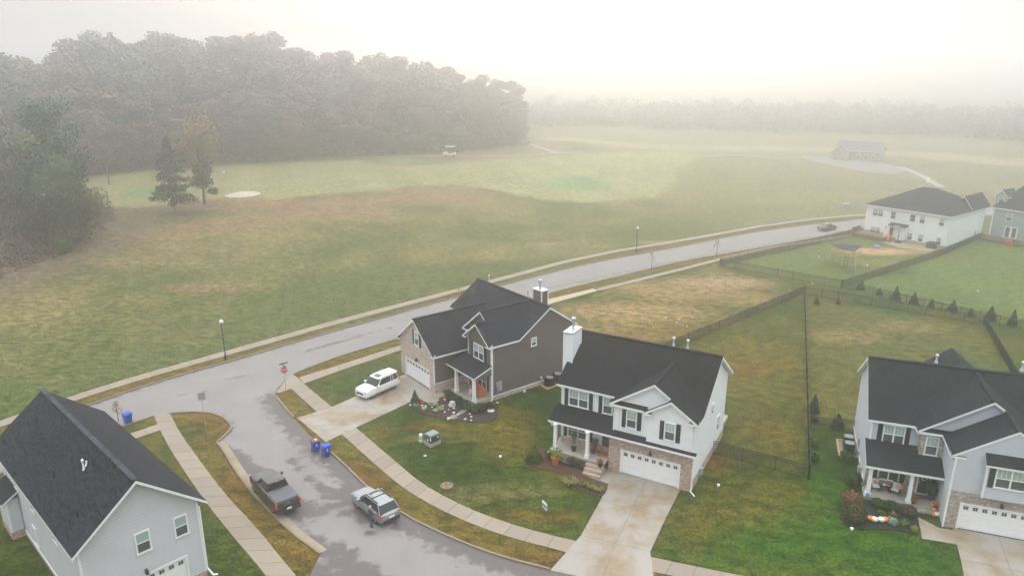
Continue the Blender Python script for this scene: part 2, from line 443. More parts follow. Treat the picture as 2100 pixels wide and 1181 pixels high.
dry=t.mix(t.ramp(n3,.35,.7),(.190,.174,.168),(.240,.223,.217)); dry=t.mix(t.ramp(n2,.35,.7,0,.5),dry,(.17,.153,.148)); dry=t.mix(t.ramp(n4,.4,.7,0,.3),dry,(.31,.29,.28))
wetc=t.mix(t.ramp(n2,.3,.7),(.074,.062,.058),(.110,.094,.088))
vc=t.n('ShaderNodeTexVoronoi',feature='DISTANCE_TO_EDGE'); wv=t.n('ShaderNodeVectorMath',operation='ADD'); t.l(o_,wv.inputs[0]); sc_=t.n('ShaderNodeVectorMath',operation='SCALE'); t.l(t.n('ShaderNodeTexNoise').outputs[1],sc_.inputs[0]); sc_.inputs[3].default_value=1.2; t.l(sc_.outputs[0],wv.inputs[1]); t.l(wv.outputs[0],vc.inputs['Vector']); vc.inputs['Scale'].default_value=.16
crack=t.math('MULTIPLY',t.ramp(vc.outputs[0],.0,.012,.7,0),t.ramp(n3,.45,.55))
col=t.mix(wf,dry,wetc)
t.i(t.b,'Roughness',t.ramp(wf,0,1,.8,.6)); t.i(t.b,'Base Color',col); t.bump(n4,.25,.01)
m_asph=t.mat
gridmesh('road',outline,1.1,lambda x,y:.012,m_asph,wet,(-60,80,20,165))
def strip_pts(A,B,step):
    A=[Vector(p[:2]) for p in A]; B=[Vector(p[:2]) for p in B]
    def cum(pl):
        c=[0]
        for a,b in zip(pl,pl[1:]): c.append(c[-1]+(b-a).length)
        return c
    cA,cB=cum(A),cum(B); n=max(1,round((cA[-1]+cB[-1])/2/step))
    def at(pl,c,t):
        s=c[-1]*t
        for i in range(len(pl)-1):
            if s<=c[i+1]+1e-9:
                k=0 if c[i+1]==c[i] else (s-c[i])/(c[i+1]-c[i]); return pl[i]+(pl[i+1]-pl[i])*k
        return pl[-1]
    return [(at(A,cA,i/n),at(B,cB,i/n)) for i in range(n+1)]
m_joint=paint('joint_dirt',(.10,.085,.065),.95)
def slabs(mb,A,B,step=1.5,z=.04,ncol=1,gap=.02,vv=.16):
    pts=strip_pts(A,B,step)
    for (a,b),(c,d) in zip(pts,pts[1:]):
        mb.face([(a.x,a.y,z-.012),(b.x,b.y,z-.012),(d.x,d.y,z-.012),(c.x,c.y,z-.012)][::-1],1)
        u=(c-a).normalized()*gap; w=(d-b).normalized()*gap
        a2,b2,c2,d2=a+u,b+w,c-u,d-w
        for k in range(ncol):
            f0,f1=k/ncol,(k+1)/ncol
            e=(b2-a2).normalized()*(gap if ncol>1 else 0)
            q=[a2+(b2-a2)*f0+(e if k else e*0), a2+(b2-a2)*f1-(e if k<ncol-1 else e*0), c2+(d2-c2)*f1-(e if k<ncol-1 else e*0), c2+(d2-c2)*f0+(e if k else e*0)]
            mb.cc=.5+R.uniform(-vv,vv)
            ar=sum(q[i].x*q[(i+1)%4].y-q[(i+1)%4].x*q[i].y for i in range(4))
            if ar<0: q=q[::-1]
            mb.face([(p.x,p.y,z) for p in q],0)
            for i in range(4):
                p,r=q[i],q[(i+1)%4]; mb.face([(p.x,p.y,z-.03),(r.x,r.y,z-.03),(r.x,r.y,z),(p.x,p.y,z)],0)
    mb.cc=None
def st(o): o['kind']='structure'; return o
mb=MB(); fw=smoothpl([(-95,-5),(-72,30),(-55,55.5)]+FARW[1:-1]+[(330,212)],1)
slabs(mb,fw,offset(fw,-1.45),2.2)
A=px2w([(613,774),(700,747.5),(823,707.5),(1108,619)]); B=px2w([(623,787),(700,759),(823,718),(1108,628)]); slabs(mb,A,B,1.6)
A=px2w([(1223,592),(1400,549),(1477,529),(1600,503),(1766,478)]); B=px2w([(1228,597),(1400,554.5),(1477,534),(1600,507),(1766,481.5)]); slabs(mb,A,B,1.8)
inn=smoothpl(px2w([(623,787),(681,835),(730,877),(800,937),(867,994),(947,1037),(1043,1074),(1147,1102),(1184,1110)]),1)
outr=smoothpl(px2w([(597,797),(650,845),(700,890),(800,980),(850,1017),(927,1057),(1000,1087),(1070,1109),(1137,1125),(1167,1134)]),1)
slabs(mb,inn,outr,1.75)
slabs(mb,px2w([(1329,1140.5),(1400,1156),(1523,1181),(1700,1215)]),px2w([(1314,1168),(1394,1183),(1520,1207),(1690,1243)]),1.75)
LA=smoothpl(px2w([(315,852.5),(340,907),(387,980),(430,1040),(467,1087),(547,1181),(590,1240)]),1); LB=smoothpl(px2w([(349,848),(370,890),(417,954),(467,1020),(520,1074),(607,1181),(660,1240)]),1)
slabs(mb,LA,LB,1.75)
slabs(mb,px2w([(333,867),(273,887),(215,908)]),px2w([(340,878),(282,898),(220,920)]),1.5,.034)
mb.cc=.55; mb.prism([tuple(p) for p in px2w([(600,768),(585,782),(566,804),(571,806),(597,797),(623,787),(611,775)])],0,.036); mb.cc=None
st(mb.build('sidewalk',[m_walk,m_joint]))
mb=MB(); slabs(mb,px2w([(1112,617),(1217,592)]),px2w([(1115,627),(1225,596.5)]),2.4,vv=.05); st(mb.build('sidewalk',[m_conc_new,m_joint]))
# driveways
mb=MB(); slabs(mb,px2w([(1262,966),(1250,992),(1185,1110),(1160,1155),(1128,1170)]),px2w([(1396,1001.5),(1384,1022),(1329,1140.6),(1316,1168),(1345,1216)]),4.2,.045,2,.012,.07)
mb.cc=.62; mb.prism([tuple(p) for p in px2w([(1211,956),(1197.5,975),(1250.5,993),(1261,978),(1266,967.5),(1249,961)])],0,.041); mb.cc=None
st(mb.build('driveway',[m_conc,m_joint]))
mb=MB(); slabs(mb,px2w([(831,767),(681,835),(650,845.5),(609,857)]),px2w([(886,803),(858,816.5),(732,876.5),(697,889),(668,907)]),3.6,.043,2,.012,.07)
mb.cc=.5; mb.prism([tuple(p) for p in px2w([(886,803),(858,816.5),(882,829),(919,815),(908,802),(892,805)])],0,.04); mb.cc=None
st(mb.build('driveway',[m_conc,m_joint]))
def loc(h,u,v,z=0):
    x,y,a=HS[h]; return Vector((x+cos(a)*u-sin(a)*v, y+sin(a)*u+cos(a)*v, z))
HS={'A':(-20.589,41.377,radians(46.648)),'B':(-11.713,74.704,radians(-52.641)),'C':(9.266,54.367,radians(-29.031)),'D':(33.244,46.672,radians(-20.028)),'E':(81.694,133.383,radians(-52.249)),'F':(96.208,143.297,radians(-57.289))}
mb=MB(); dl=G(1964,1115.7).xy; dr=G(1977,1181).xy; dv=(dr-dl).normalized(); du=Vector((cos(HS['D'][2]),sin(HS['D'][2])))
top=loc('D',-.3,0).xy
slabs(mb,[top,dl,dl+dv*14],[top+du*5.9,dl+du*5.9,dl+dv*14+du*6.2],3.6,.043,2,.012,.07)
mb.cc=.6; mb.prism([tuple(p) for p in px2w([(1882,1060),(1890.5,1104),(1963,1116),(1973,1090),(1926,1083)])],0,.04); mb.cc=None
st(mb.build('driveway',[m_conc,m_joint]))
# kerbs
def kerb(mb,pl,w=.17,h=.12,side=1):
    pl=resample(pl,1.2); o=offset(pl,w*side)
    for a,b,c,d in zip(pl,pl[1:],o,o[1:]):
        mb.face([(a.x,a.y,h),(b.x,b.y,h),(d.x,d.y,h),(c.x,c.y,h)][::side],0)
        mb.face([(a.x,a.y,-.02),(b.x,b.y,-.02),(b.x,b.y,h),(a.x,a.y,h)][::side],0)
        mb.face([(d.x,d.y,-.02),(c.x,c.y,-.02),(c.x,c.y,h),(d.x,d.y,h)][::side],0)
    for a,c in ((pl[0],o[0]),(pl[-1],o[-1])): mb.face([(a.x,a.y,-.02),(c.x,c.y,-.02),(c.x,c.y,h),(a.x,a.y,h)],0)
mb=MB()
kerb(mb,far_e,side=1); kerb(mb,near_r,side=-1); kerb(mb,near_l,side=-1); kerb(mb,corner_l,side=-1); kerb(mb,left_e,side=-1)
kerb(mb,[p for p in right_e if p.y>=G(610,860).y],side=1); kerb(mb,[p for p in right_e if p.y<=G(672,925).y],side=1); kerb(mb,corner_r[:4],side=-1); kerb(mb,right_b[1:],side=1)
st(mb.build('kerb',[m_kerb]))
mb=MB(); slabs(mb,offset(left_e,.02),offset(left_e,.55),2.4,.02,1,.01,.1); st(mb.build('gutter_strip',[m_kerb,m_joint]))
# mulch beds
def bed(pts,m,h=.07,label=None):
    w=px2w(pts); w=smoothpl(w+[w[0]],1)[:-1]; mb=MB()
    n=len(w); cx=sum(p.x for p in w)/n; cy=sum(p.y for p in w)/n
    poly=[(p.x,p.y) for p in w]; mb.prism(poly,-.01,h); return st(mb.build('mulch_bed',[m]))
bedB=bed([(838,832),(847,817.5),(858,817.5),(882,830),(918,816.5),(940,818),(976,838),(1009,823),(1021,836),(1022,850),(1013,862),(995,868),(960,866),(915,860),(870,851)],m_mulch_b)
bedC=bed([(1077,936),(1082,927),(1092,921),(1124,919),(1210,951),(1196,976),(1249.5,995),(1237,1020),(1218,1014.5),(1185,1003),(1168,989),(1151,972),(1134,965),(1108,962),(1085,954)],m_mulch_r)
bedD=bed([(1723,1060),(1722,1040),(1735,1024),(1776,1020),(1881,1050),(1886,1099),(1863,1094),(1832,1086),(1785,1086),(1754,1085),(1735,1078)],m_mulch_k)
# ---------------------------------------------------------------- ground sheet
def wpoly(l): return [tuple(P(*q).xy) for q in l]
Gr=(0.0352,0.0651,0.0044); GrD=(0.0194,0.0405,0.0018); Lush=(0.0282,0.0757,0.0035); Ol=(0.0950,0.0792,0.0106); Straw=(0.2200,0.1672,0.0704); Rust=(0.1408,0.0704,0.0123); Fld=(.160,.134,.048); FldR=(.205,.128,.075); FldG=(.074,.092,.022); Tan=(0.2376,0.1628,0.0704)
fairc=(.300,.292,.105)
reg_lushD=wpoly([(1665,880),(1700,890),(1770,900),(1800,1060),(1880,1100),(1990,1130),(1990,1300),(1400,1180),(1500,1080),(1640,1000)])
reg_C=wpoly([(700,890),(830,835),(1010,865),(1130,800),(1150,910),(1080,960),(1240,1030),(1180,1105),(950,1030),(800,940)])
reg_backC=wpoly([(1480,700),(1650,610),(1660,980),(1450,935),(1480,870)])
reg_lot=wpoly([(1130,625),(1470,545),(1640,605),(1390,705),(1200,680)])
reg_backD=wpoly([(1650,610),(2010,672),(2080,780),(1760,880),(1660,860)])
reg_E=wpoly([(1476,545),(1760,482),(1900,530),(1725,592)])
reg_F=wpoly([(1730,592),(1940,525),(2100,510),(2250,560),(2250,700),(2100,680)])
near_road=[far_e,near_r,right_e,left_e,corner_l,right_b]
spots=[((1345,498),5,2.2,Tan,.8),((1125,500),4,1.6,Tan,.7),((1230,505),4,1.5,Tan,.5),((840,410),26,9,FldR,.9),((700,440),20,10,FldR,.5),((520,415),14,4,(.25,.12,.075),.8),((640,640),25,8,FldG,.9),((1000,560),30,8,FldG,.7),((330,690),16,10,FldG,.6),
 ((430,590),9,3,FldR,.6),((150,730),10,7,FldG,.6),((930,470),25,9,FldG,.6),((1300,640),11,5,Tan,.9),((1400,600),10,4,Tan,.8),((1240,690),9,4,Tan,.7),((1480,580),10,3.5,(.30,.20,.12),.7),((1340,680),8,3,Rust,.5),
 ((1560,740),6,5,Rust,.35),((1510,760),4,3,Rust,.5),((1560,870),3.5,6,Rust,.3),((1460,950),2,2,Rust,.6),((1530,720),8,4,Ol,.8),((1730,690),6,3,Tan,.45),((1860,670),6,3,Tan,.35),((1690,800),6,4,Ol,.7),
 ((980,890),6,7,Ol,.6),((760,900),2.5,4,Ol,.7),((1100,1060),5,1.2,Rust,.55),((900,875),3.5,.8,Rust,.6),((880,900),3,.8,Straw,.35),((1030,870),3,4,Ol,.6),((1050,900),2.5,5,Ol,.7),((990,1010),3,1.5,Straw,.3),((1110,1010),3,1,Straw,.3),
 ((1500,1060),7,2.2,Ol,.6),((1560,1010),5,2.5,Ol,.6),((1700,1100),8,2.5,Lush,.5),((1740,950),3,5,GrD,.7),((930,960),5,3,GrD,.8),((900,930),4,3,GrD,.7),((560,780),0.1,.1,Ol,0),((430,935),3,5,Ol,.8),((1800,515),9,3.2,(.45,.27,.15),.9),((1800,540),6,2.5,Tan,.5)]
spots=[(P(*p),a,b,c,k) for p,a,b,c,k in spots if k>0]
turfs=[(smoothpl([Vector(q) for q in wpoly([(185,402),(222,425),(300,428),(380,413),(440,409),(560,411),(620,402),(760,393),(860,381),(930,379),(1000,386),(1080,405),(1130,412),(1220,416),(1300,410),(1370,395),(1388,375),(1383,352),(1440,322),(1400,311),(1290,310),(1200,317),(1060,324),(1000,327),(900,337),(800,340),(740,330),(640,330),(460,337),(400,342),(200,354),(168,372)])],1),(.255,.250,.115),4.0),
 (smoothpl([Vector(q) for q in wpoly([(1112,372),(1140,362),(1200,360),(1250,368),(1262,380),(1240,390),(1180,393),(1130,386)])],1),(.150,.235,.095),2.0),
 (smoothpl([Vector(q) for q in wpoly([(245,398),(290,386),(350,382),(400,386),(420,392),(380,400),(310,405),(262,405)])],1),(.150,.235,.095),2.0),
 (smoothpl([Vector(q) for q in wpoly([(770,326),(830,322),(880,326),(860,334),(800,336)])],1),(.150,.235,.095),2.0),
 (smoothpl([Vector(q) for q in wpoly([(1085,287),(1110,282.5),(1170,281.5),(1230,287),(1300,295),(1420,299),(1620,301),(1740,304),(1860,310),(2000,319),(2120,330),(2400,345),(2400,352),(2100,343),(1950,330),(1800,316),(1700,312),(1560,310),(1430,310),(1290,304),(1190,291)])],1),(.30,.26,.15),4.0)]
turfs=[(pl,c,w,min(p.x for p in pl)-8,max(p.x for p in pl)+8,min(p.y for p in pl)-8,max(p.y for p in pl)+8) for pl,c,w in turfs]
def mixc(a,b,t): t=min(1,max(0,t)); return (a[0]+(b[0]-a[0])*t,a[1]+(b[1]-a[1])*t,a[2]+(b[2]-a[2])*t)
def gcol(x,y):
    n1=noise.noise(Vector((x*.05,y*.05,1))); n2=noise.noise(Vector((x*.16,y*.16,5))); n3=noise.noise(Vector((x*.5,y*.5,9))); n4=noise.noise(Vector((x*.02,y*.02,17)))
    jx,jy=x+n2*2.2+n3*.6,y+noise.noise(Vector((x*.16,y*.16,25)))*2.2
    d=(y-ywalk(x))*.72
    if d>0:
        c=mixc(FldG,Fld,.40+n1*1.2+n2*.45+sstep(5,60,d)*.5-sstep(0,8,18-d)*.3)
        c=mixc(c,FldR,sstep(45,85,d)*(.45+n1*.9)*(1-sstep(20,60,x)))
        c=mixc(c,(.19,.175,.085),sstep(20,70,x)*.6)
        c=mixc(c,(.115,.085,.062),sstep(-62,-85,x+n1*8)*sstep(20,45,d)*.8)
    elif pip(jx,jy,reg_lushD): c=mixc(Lush,Ol,.05+n2*.45+n1*.25)
    elif pip(jx,jy,reg_C): c=mixc(GrD,Gr,.6+n2*.9); c=mixc(c,Ol,-.04+n1*.4+n3*.25)
    elif pip(jx,jy,reg_backC): c=mixc(Gr,Ol,.55+n2*.7)
    elif pip(jx,jy,reg_lot): c=mixc(mixc(FldG,Ol,.6),Tan,.22+n2*.9+n1*.3)
    elif pip(jx,jy,reg_backD): c=mixc(FldG,Ol,.40+n2*.6+n1*.3)
    elif pip(jx,jy,reg_E): c=mixc((.098,.128,.030),Ol,.1+n2*.4)
    elif pip(jx,jy,reg_F): c=mixc((.094,.130,.032),Ol,.15+n1*.5+n2*.3)
    elif x>70: c=mixc((.098,.128,.030),Ol,.2+n1*.5)
    else: c=mixc(Gr,Ol,.30+n2*.7+n1*.3)
    if d<=0 and x<70: c=mul(c,.92)
    if -70<x<90 and y<175:
        r=min(dpoly(x,y,pl) for pl in near_road)
        if r<4.2: c=mixc(c,mixc(Rust,Ol,.5+n2*.9),(1-sstep(1.2,3.6,r+n3*.8))*.85)
    for p,a,b,cc,k in spots:
        dx,dy=(x-p.x)/a,(y-p.y)/b
        if abs(dx)<1.6 and abs(dy)<1.6:
            e=sqrt(dx*dx+dy*dy)+n2*.35+n3*.25
            if e<1.25: c=mixc(c,cc,k*(1-sstep(.45,1.2,e)))
    if d>20:
        for pl,cc,wd,x0,x1,y0,y1 in turfs:
            if x0<x<x1 and y0<y<y1:
                e=dpoly(x,y,pl,True)*(1 if pip(x,y,pl) else -1)+n2*2.5+n3*1.2
                c=mixc(c,mixc(cc,mul(cc,.86),.5+.5*sin(x*.35+y*.12)+n1),sstep(-wd*.5,wd*.5,e)*.95)
    g=1+n3*.16+n2*.14
    return (c[0]*g,c[1]*g,c[2]*g)
def axis(a,b,step,lo,hi):
    xs=[]; x=a
    while x<=b: xs.append(x); x+=step
    s=step; x=a
    while x>lo: s*=1.22; x-=s; xs.insert(0,max(x,lo))
    s=step; x=xs[-1]
    while x<hi: s*=1.22; x+=s; xs.append(min(x,hi))
    return xs
def axes2(segs,lo,hi):
    xs=[]
    for a,b,st_ in segs:
        x=a
        while x<b-1e-6: xs.append(x); x+=st_
    x=segs[0][0]; s=segs[0][2]
    while x>lo: s*=1.3; x-=s; xs.insert(0,x)
    x=segs[-1][1]; s=segs[-1][2]
    while x<hi: xs.append(x); x+=s; s*=1.3
    return xs
gx=axes2([(-150,-110,3),(-110,-45,1.6),(-45,50,.8),(50,120,1.6),(120,230,3.5)],-900,900); gy=axes2([(28,100,.8),(100,180,1.4),(180,340,2.6),(340,430,5)],-250,1300)
vs=[];cols=[]
for y in gy:
    for x in gx:
        vs.append((x,y,terr(x,y))); cols+=[*gcol(x,y),1]
nx=len(gx); fs=[(j*nx+i,j*nx+i+1,(j+1)*nx+i+1,(j+1)*nx+i) for j in range(len(gy)-1) for i in range(nx-1)]
me=bpy.data.meshes.new('ground'); me.from_pydata(vs,[],fs)
ca=me.color_attributes.new('gc','FLOAT_COLOR','POINT'); ca.data.foreach_set('color',cols)
me.polygons.foreach_set('use_smooth',[True]*len(fs))
t=NT('mixed_turf'); o_=t.coord('Object'); a=t.n('ShaderNodeAttribute'); a.attribute_name='gc'
mp=t.n('ShaderNodeMapping'); t.l(o_,mp.inputs[0]); mp.inputs['Rotation'].default_value=(0,0,.6); mp.inputs['Scale'].default_value=(1,1.5,1)
f1=t.noise(.75,mp.outputs[0],4,.6); f2=t.noise(4.2,o_,3,.65); f3=t.noise(.3,o_,5)
col=t.mix(t.ramp(f1,.38,.62,0,1),t.mix(1.0,a.outputs[0],(.54,.62,.46),'MULTIPLY'),t.mix(1.0,a.outputs[0],(1.44,1.34,1.42),'MULTIPLY'))
col=t.mix(t.ramp(f2,.36,.64,0,1),t.mix(1.0,col,(.42,.54,.38),'MULTIPLY'),t.mix(1.0,col,(1.55,1.42,1.55),'MULTIPLY'))
col=t.mix(t.math('MULTIPLY',t.ramp(f2,.56,.70,0,.42),t.ramp(f3,.44,.62)),col,(.24,.185,.075))
t.bump(f2,.9,.08); t.fin(col,.95,0,.15); me.materials.append(t.mat)
st_=bpy.data.objects.new('ground',me); C.objects.link(st_); st_['kind']='structure'
# ---------------------------------------------------------------- golf course sheets lying on the slope
def drape(name,pts,off,mat,step=5,sm=2,px=True):
    w=[P(*q).xy for q in pts] if px else [Vector(p) for p in pts]; w=smoothpl(w+[w[0]],sm)[:-1]
    q=[]
    for p in w:
        if not q or (p-q[-1]).length>.05: q.append(p)
    return gridmesh(name,q,step,lambda x,y:terr(x,y)+off,mat)
m_fair=paint('fairway_turf',(.30,.28,.105),.95,var=.22,vs=.05,spec=.15)
m_green=paint('putting_turf',(.16,.225,.10),.95,var=.12,vs=.08,spec=.15)
m_tanf=paint('dormant_turf',(.40,.33,.19),.95,var=.12,vs=.05,spec=.15)
m_path=paint('cart_path_concrete',(.32,.295,.27),.9,var=.1,vs=.3)
drape('sand_bunker',[(459,404),(478,396),(510,392.5),(538,396),(530,402),(500,407),(470,407)],.15,m_sand,2)
drape('car_park',[(1648,326),(1670,321),(1720,323),(1790,332),(1838,340),(1862,350),(1840,357),(1800,358),(1750,349),(1690,337)],.08,paint('car_park_asphalt',(.20,.19,.165),.85,var=.12,vs=.2),6,1)
def pathstrip(name,pts,w,mat,off=.12):
    c=smoothpl([P(*q).xy for q in pts],2); c=resample(c,3); a=offset(c,w/2); b=offset(c,-w/2); mb=MB()
    for p,q,r,s in zip(a,a[1:],b,b[1:]):
        mb.face([(r.x,r.y,terr(r.x,r.y)+off),(s.x,s.y,terr(s.x,s.y)+off),(q.x,q.y,terr(q.x,q.y)+off),(p.x,p.y,terr(p.x,p.y)+off)])
    return st(mb.build(name,[mat]))
pathstrip('cart_path',[(440,331),(560,326),(700,324),(860,320),(1000,321),(1070,320),(1140,314),(1200,313)],2.4,m_path)
pathstrip('cart_path',[(1140,314),(1110,304),(1080,294),(1062,285)],2.4,m_path)
pathstrip('cart_path',[(1845,343),(1870,352),(1895,364),(1930,385)],2.4,m_path)
pathstrip('cart_path',[(1440,321),(1520,318),(1600,326),(1660,322)],2.0,m_tanf)
# ---------------------------------------------------------------- houses
class House:
    def __init__(s,key,label,name='house',cat='house',xy=None,yaw=None):
        x,y,a = HS[key] if key else (*xy,yaw)
        s.o=Vector((x,y,0)); s.a=a; s.e=thing(name,label,cat,(x,y,terr(x,y) if not key else 0),a)
        s.R=Matrix.Rotation(-a,3,'Z'); s.cam=s.R@(Vector((0,0,HC))-s.o)
    def d(s,px,py): return s.R@raydir(px,py)
    def onv(s,px,py,v): d=s.d(px,py); return s.cam+d*((v-s.cam.y)/d.y)
    def onu(s,px,py,u): d=s.d(px,py); return s.cam+d*((u-s.cam.x)/d.x)
    def onz(s,px,py,z): d=s.d(px,py); return s.cam+d*((z-s.cam.z)/d.z)
    def onp(s,px,py,p,n): d=s.d(px,py); p,n=Vector(p),Vector(n); return s.cam+d*((p-s.cam).dot(n)/d.dot(n))
    def add(s,mb,name,mats,smooth=None,parent=None): return mb.build(name,mats,parent or s.e,smooth)
    # rectangle in plane v=const (axis 'v', runs along u) or u=const (axis 'u', runs along v); sgn = outward direction
    def fr(s,axis,c,sgn):
        if axis=='v': return lambda a,z,o: (a,c+sgn*o,z)
        return lambda a,z,o: (c+sgn*o,a,z)
    def rect(s,mb,f,a0,a1,z0,z1,o0,o1,m=0):
        P8=[f(a,z,o) for o in (o0,o1) for z in (z0,z1) for a in (a0,a1)]
        for q in ((4,5,7,6),(0,2,3,1),(0,1,5,4),(2,6,7,3),(0,4,6,2),(1,3,7,5)): mb.face([P8[i] for i in q],m)
    def window(s,axis,c,sgn,a0,a1,z0,z1,cols=1,grid=(3,2),shut=None,name='window',zr=.5,up=None,trim=.09):
        f=s.fr(axis,c,sgn); mb=MB(); t=trim; mid=z0+(z1-z0)*zr
        s.rect(mb,f,a0,a1,z1-t,z1,0,.07); s.rect(mb,f,a0-.03,a1+.03,z0-.02,z0+t,0,.09)
        s.rect(mb,f,a0,a0+t,z0+t,z1-t,0,.07); s.rect(mb,f,a1-t,a1,z0+t,z1-t,0,.07)
        W=(a1-a0)/cols; s_=[]
        for k in range(cols):
            l=a0+k*W+(t if k==0 else t*.6); r=a0+(k+1)*W-(t if k==cols-1 else t*.6)
            if k: s.rect(mb,f,a0+k*W-t*.6,a0+k*W+t*.6,z0+t,z1-t,0,.065)
            s.rect(mb,f,l,r,mid-.03,mid+.03,0,.055); s_.append((l,r))
            if grid:
                for g in range(1,grid[0]): x=l+(r-l)*g/grid[0]; s.rect(mb,f,x-.012,x+.012,mid+.03,z1-t,.02,.042)
        w=s.add(mb,name,[m_white]); 
        for nm,za,zb,m in (('upper_pane',mid,z1-t,up or m_gl_up),('lower_pane',z0+t,mid,m_gl_lo)):
            p=MB()
            for l,r in s_: s.rect(p,f,l,r,za,zb,.005,.03 if nm=='upper_pane' else .02)
            s.add(p,nm,[m],parent=w)
        if shut:
            for q in shut: s.shutter(f,q[0],q[1],z0-.03,z1+.03)
        return w
    def shutter(s,f,a0,a1,z0,z1):
        mb=MB(); s.rect(mb,f,a0,a1,z0,z1,0,.03); t=.05; zm=(z0+z1)/2
        for z_a,z_b in ((z0,z0+t),(zm-t/2,zm+t/2),(z1-t,z1)): s.rect(mb,f,a0+t,a1-t,z_a,z_b,.03,.05)
        s.rect(mb,f,a0,a0+t,z0,z1,.03,.05); s.rect(mb,f,a1-t,a1,z0,z1,.03,.05)
        n=int((z1-z0)/.16)
        for k in range(n):
            z=z0+t+(z1-z0-2*t)*(k+.5)/n; s.rect(mb,f,a0+t,a1-t,z-.03,z+.03,.03,.042)
        s.add(mb,'shutter',[m_shut])
    def wallrect(s,mb,axis,c,sgn,a0,a1,z0,z1,holes=(),m=0):
        f=s.fr(axis,c,sgn); A=sorted({a0,a1,*[x for h in holes for x in h[:2]]}); Z=sorted({z0,z1,*[x for h in holes for x in h[2:]]})
        for i in range(len(A)-1):
            for j in range(len(Z)-1):
                am,zm=(A[i]+A[i+1])/2,(Z[j]+Z[j+1])/2
                if am<a0 or am>a1 or zm<z0 or zm>z1 or any(h[0]<am<h[1] and h[2]<zm<h[3] for h in holes): continue
                q=[f(A[i],Z[j],0),f(A[i+1],Z[j],0),f(A[i+1],Z[j+1],0),f(A[i],Z[j+1],0)]
                if (axis=='v')!=(sgn<0): q=q[::-1]
                mb.face(q,m)
    def garage(s,c,a0,a1,z1=2.13,n=8,z0=.05,axis='v',sgn=-1):
        f=s.fr(axis,c,sgn); mb=MB(); H=(z1-z0)/4
        for k in range(4):
            s.rect(mb,f,a0,a1,z0+k*H+.012,z0+(k+1)*H,-.14,-.09)
            if k<3:
                for q in range(n):
                    x=a0+(a1-a0)*(q+.5)/n; w=(a1-a0)/n*.40; s.rect(mb,f,x-w,x+w,z0+k*H+.1,z0+(k+1)*H-.09,-.09,-.078)
        s.rect(mb,f,a0,a1,z0,z1,-.16,-.12)
        d=s.add(mb,'garage_door',[m_white])
        for q in range(n):
            mb=MB(); x=a0+(a1-a0)*(q+.5)/n; zc=z1-.30; s.rect(mb,f,x-.165,x+.165,zc-.135,zc+.135,-.09,-.082,1)
            for dx in (-.085,.085):
                for dz in (-.07,.07): s.rect(mb,f,x+dx-.068,x+dx+.068,zc+dz-.056,zc+dz+.056,-.08,-.06)
            s.add(mb,'garage_window',[m_gl_dk,m_white],parent=d)
        mb=MB(); s.rect(mb,f,a0-.12,a0,z0,z1+.12,-.14,.03); s.rect(mb,f,a1,a1+.12,z0,z1+.12,-.14,.03); s.rect(mb,f,a0,a1,z1,z1+.12,-.14,.03)
        s.add(mb,'garage_frame',[m_white],parent=d)
    def roof(s,planes,mat,t=.2,name='roof'):
        mb=MB()
        for p in planes: mb.slab(p,t,0,1)
        return s.add(mb,name,[mat,m_white])
    def ridge(s,roof,segs,mat):
        mb=MB()
        for p,q in segs: mb.bar(Vector(p)+Vector((0,0,.03)),Vector(q)+Vector((0,0,.03)),.34,.09,0)
        s.add(mb,'ridge_cap',[mat],parent=roof)
    def board(s,*b):
        mb=MB(); mb.box(*b); s.add(mb,'corner_trim',[m_white])
    def poly(s,name,mats,faces,m=0):
        mb=MB()
        for f in faces: mb.face(f,m)
        return s.add(mb,name,mats)
    def tubes(s,name,paths,rad,mat,n=8):
        mb=MB()
        for p in paths: mb.tube(p,rad,n)
        return s.add(mb,name,[mat],60)
    def downspout(s,pts): 
        mb=MB()
        for a,b in zip(pts,pts[1:]): mb.bar(a,b,.09,.09)
        s.add(mb,'downspout',[m_white])
    def column(s,u,v,z0,z1,w=.13,mat=None):
        mb=MB(); mb.box(u-w-.06,u+w+.06,v-w-.06,v+w+.06,z0,z0+.28); mb.tbox(u,v,z0+.28,z1-.16,w+.02,w+.02,w-.01,w-.01); mb.box(u-w-.05,u+w+.05,v-w-.05,v+w+.05,z1-.16,z1)
        s.add(mb,'column',[mat or m_white])
    def vent(s,px,py,plane,h,r=.1,mat=None,cap=True,roof=None):
        p=s.onp(px,py,*plane); mb=MB(); mb.lathe([(r*1.9,-.15),(r*1.7,.05),(r,.12),(r,h)],10,p)
        if cap: mb.lathe([(r*1.1,h-.02),(r*1.75,h),(r*1.75,h+.12),(r*.9,h+.2),(.001,h+.21)],10,p)
        s.add(mb,'roof_vent',[mat or m_metal],60,roof)
    def chimney(s,u0,u1,v0,v1,z0,z1,wall,flue=(.5,.5)):
        mb=MB(); mb.box(u0,u1,v0,v1,z0,z1,0); b=.11
        for u in (u0,u1):
            for v in (v0,v1): mb.box(u-b*.6 if u==u0 else u-b*.5,u+b*.5 if u==u0 else u+b*.6,v-b*.6 if v==v0 else v-b*.5,v+b*.5 if v==v0 else v+b*.6,z0,z1-.02,1)
        c=s.add(mb,'chimney',[wall,m_white])
        mb=MB(); mb.box(u0-.1,u1+.1,v0-.1,v1+.1,z1,z1+.09); s.add(mb,'chimney_cap',[m_metal],parent=c)
        p=(u0+(u1-u0)*flue[0],v0+(v1-v0)*flue[1],0); mb=MB(); mb.lathe([(.22,z1+.09),(.2,z1+.16),(.11,z1+.18),(.11,z1+.85),(.2,z1+.88),(.2,z1+1.08),(.08,z1+1.16),(.001,z1+1.16)],12,p); s.add(mb,'flue',[m_metal],50,c)
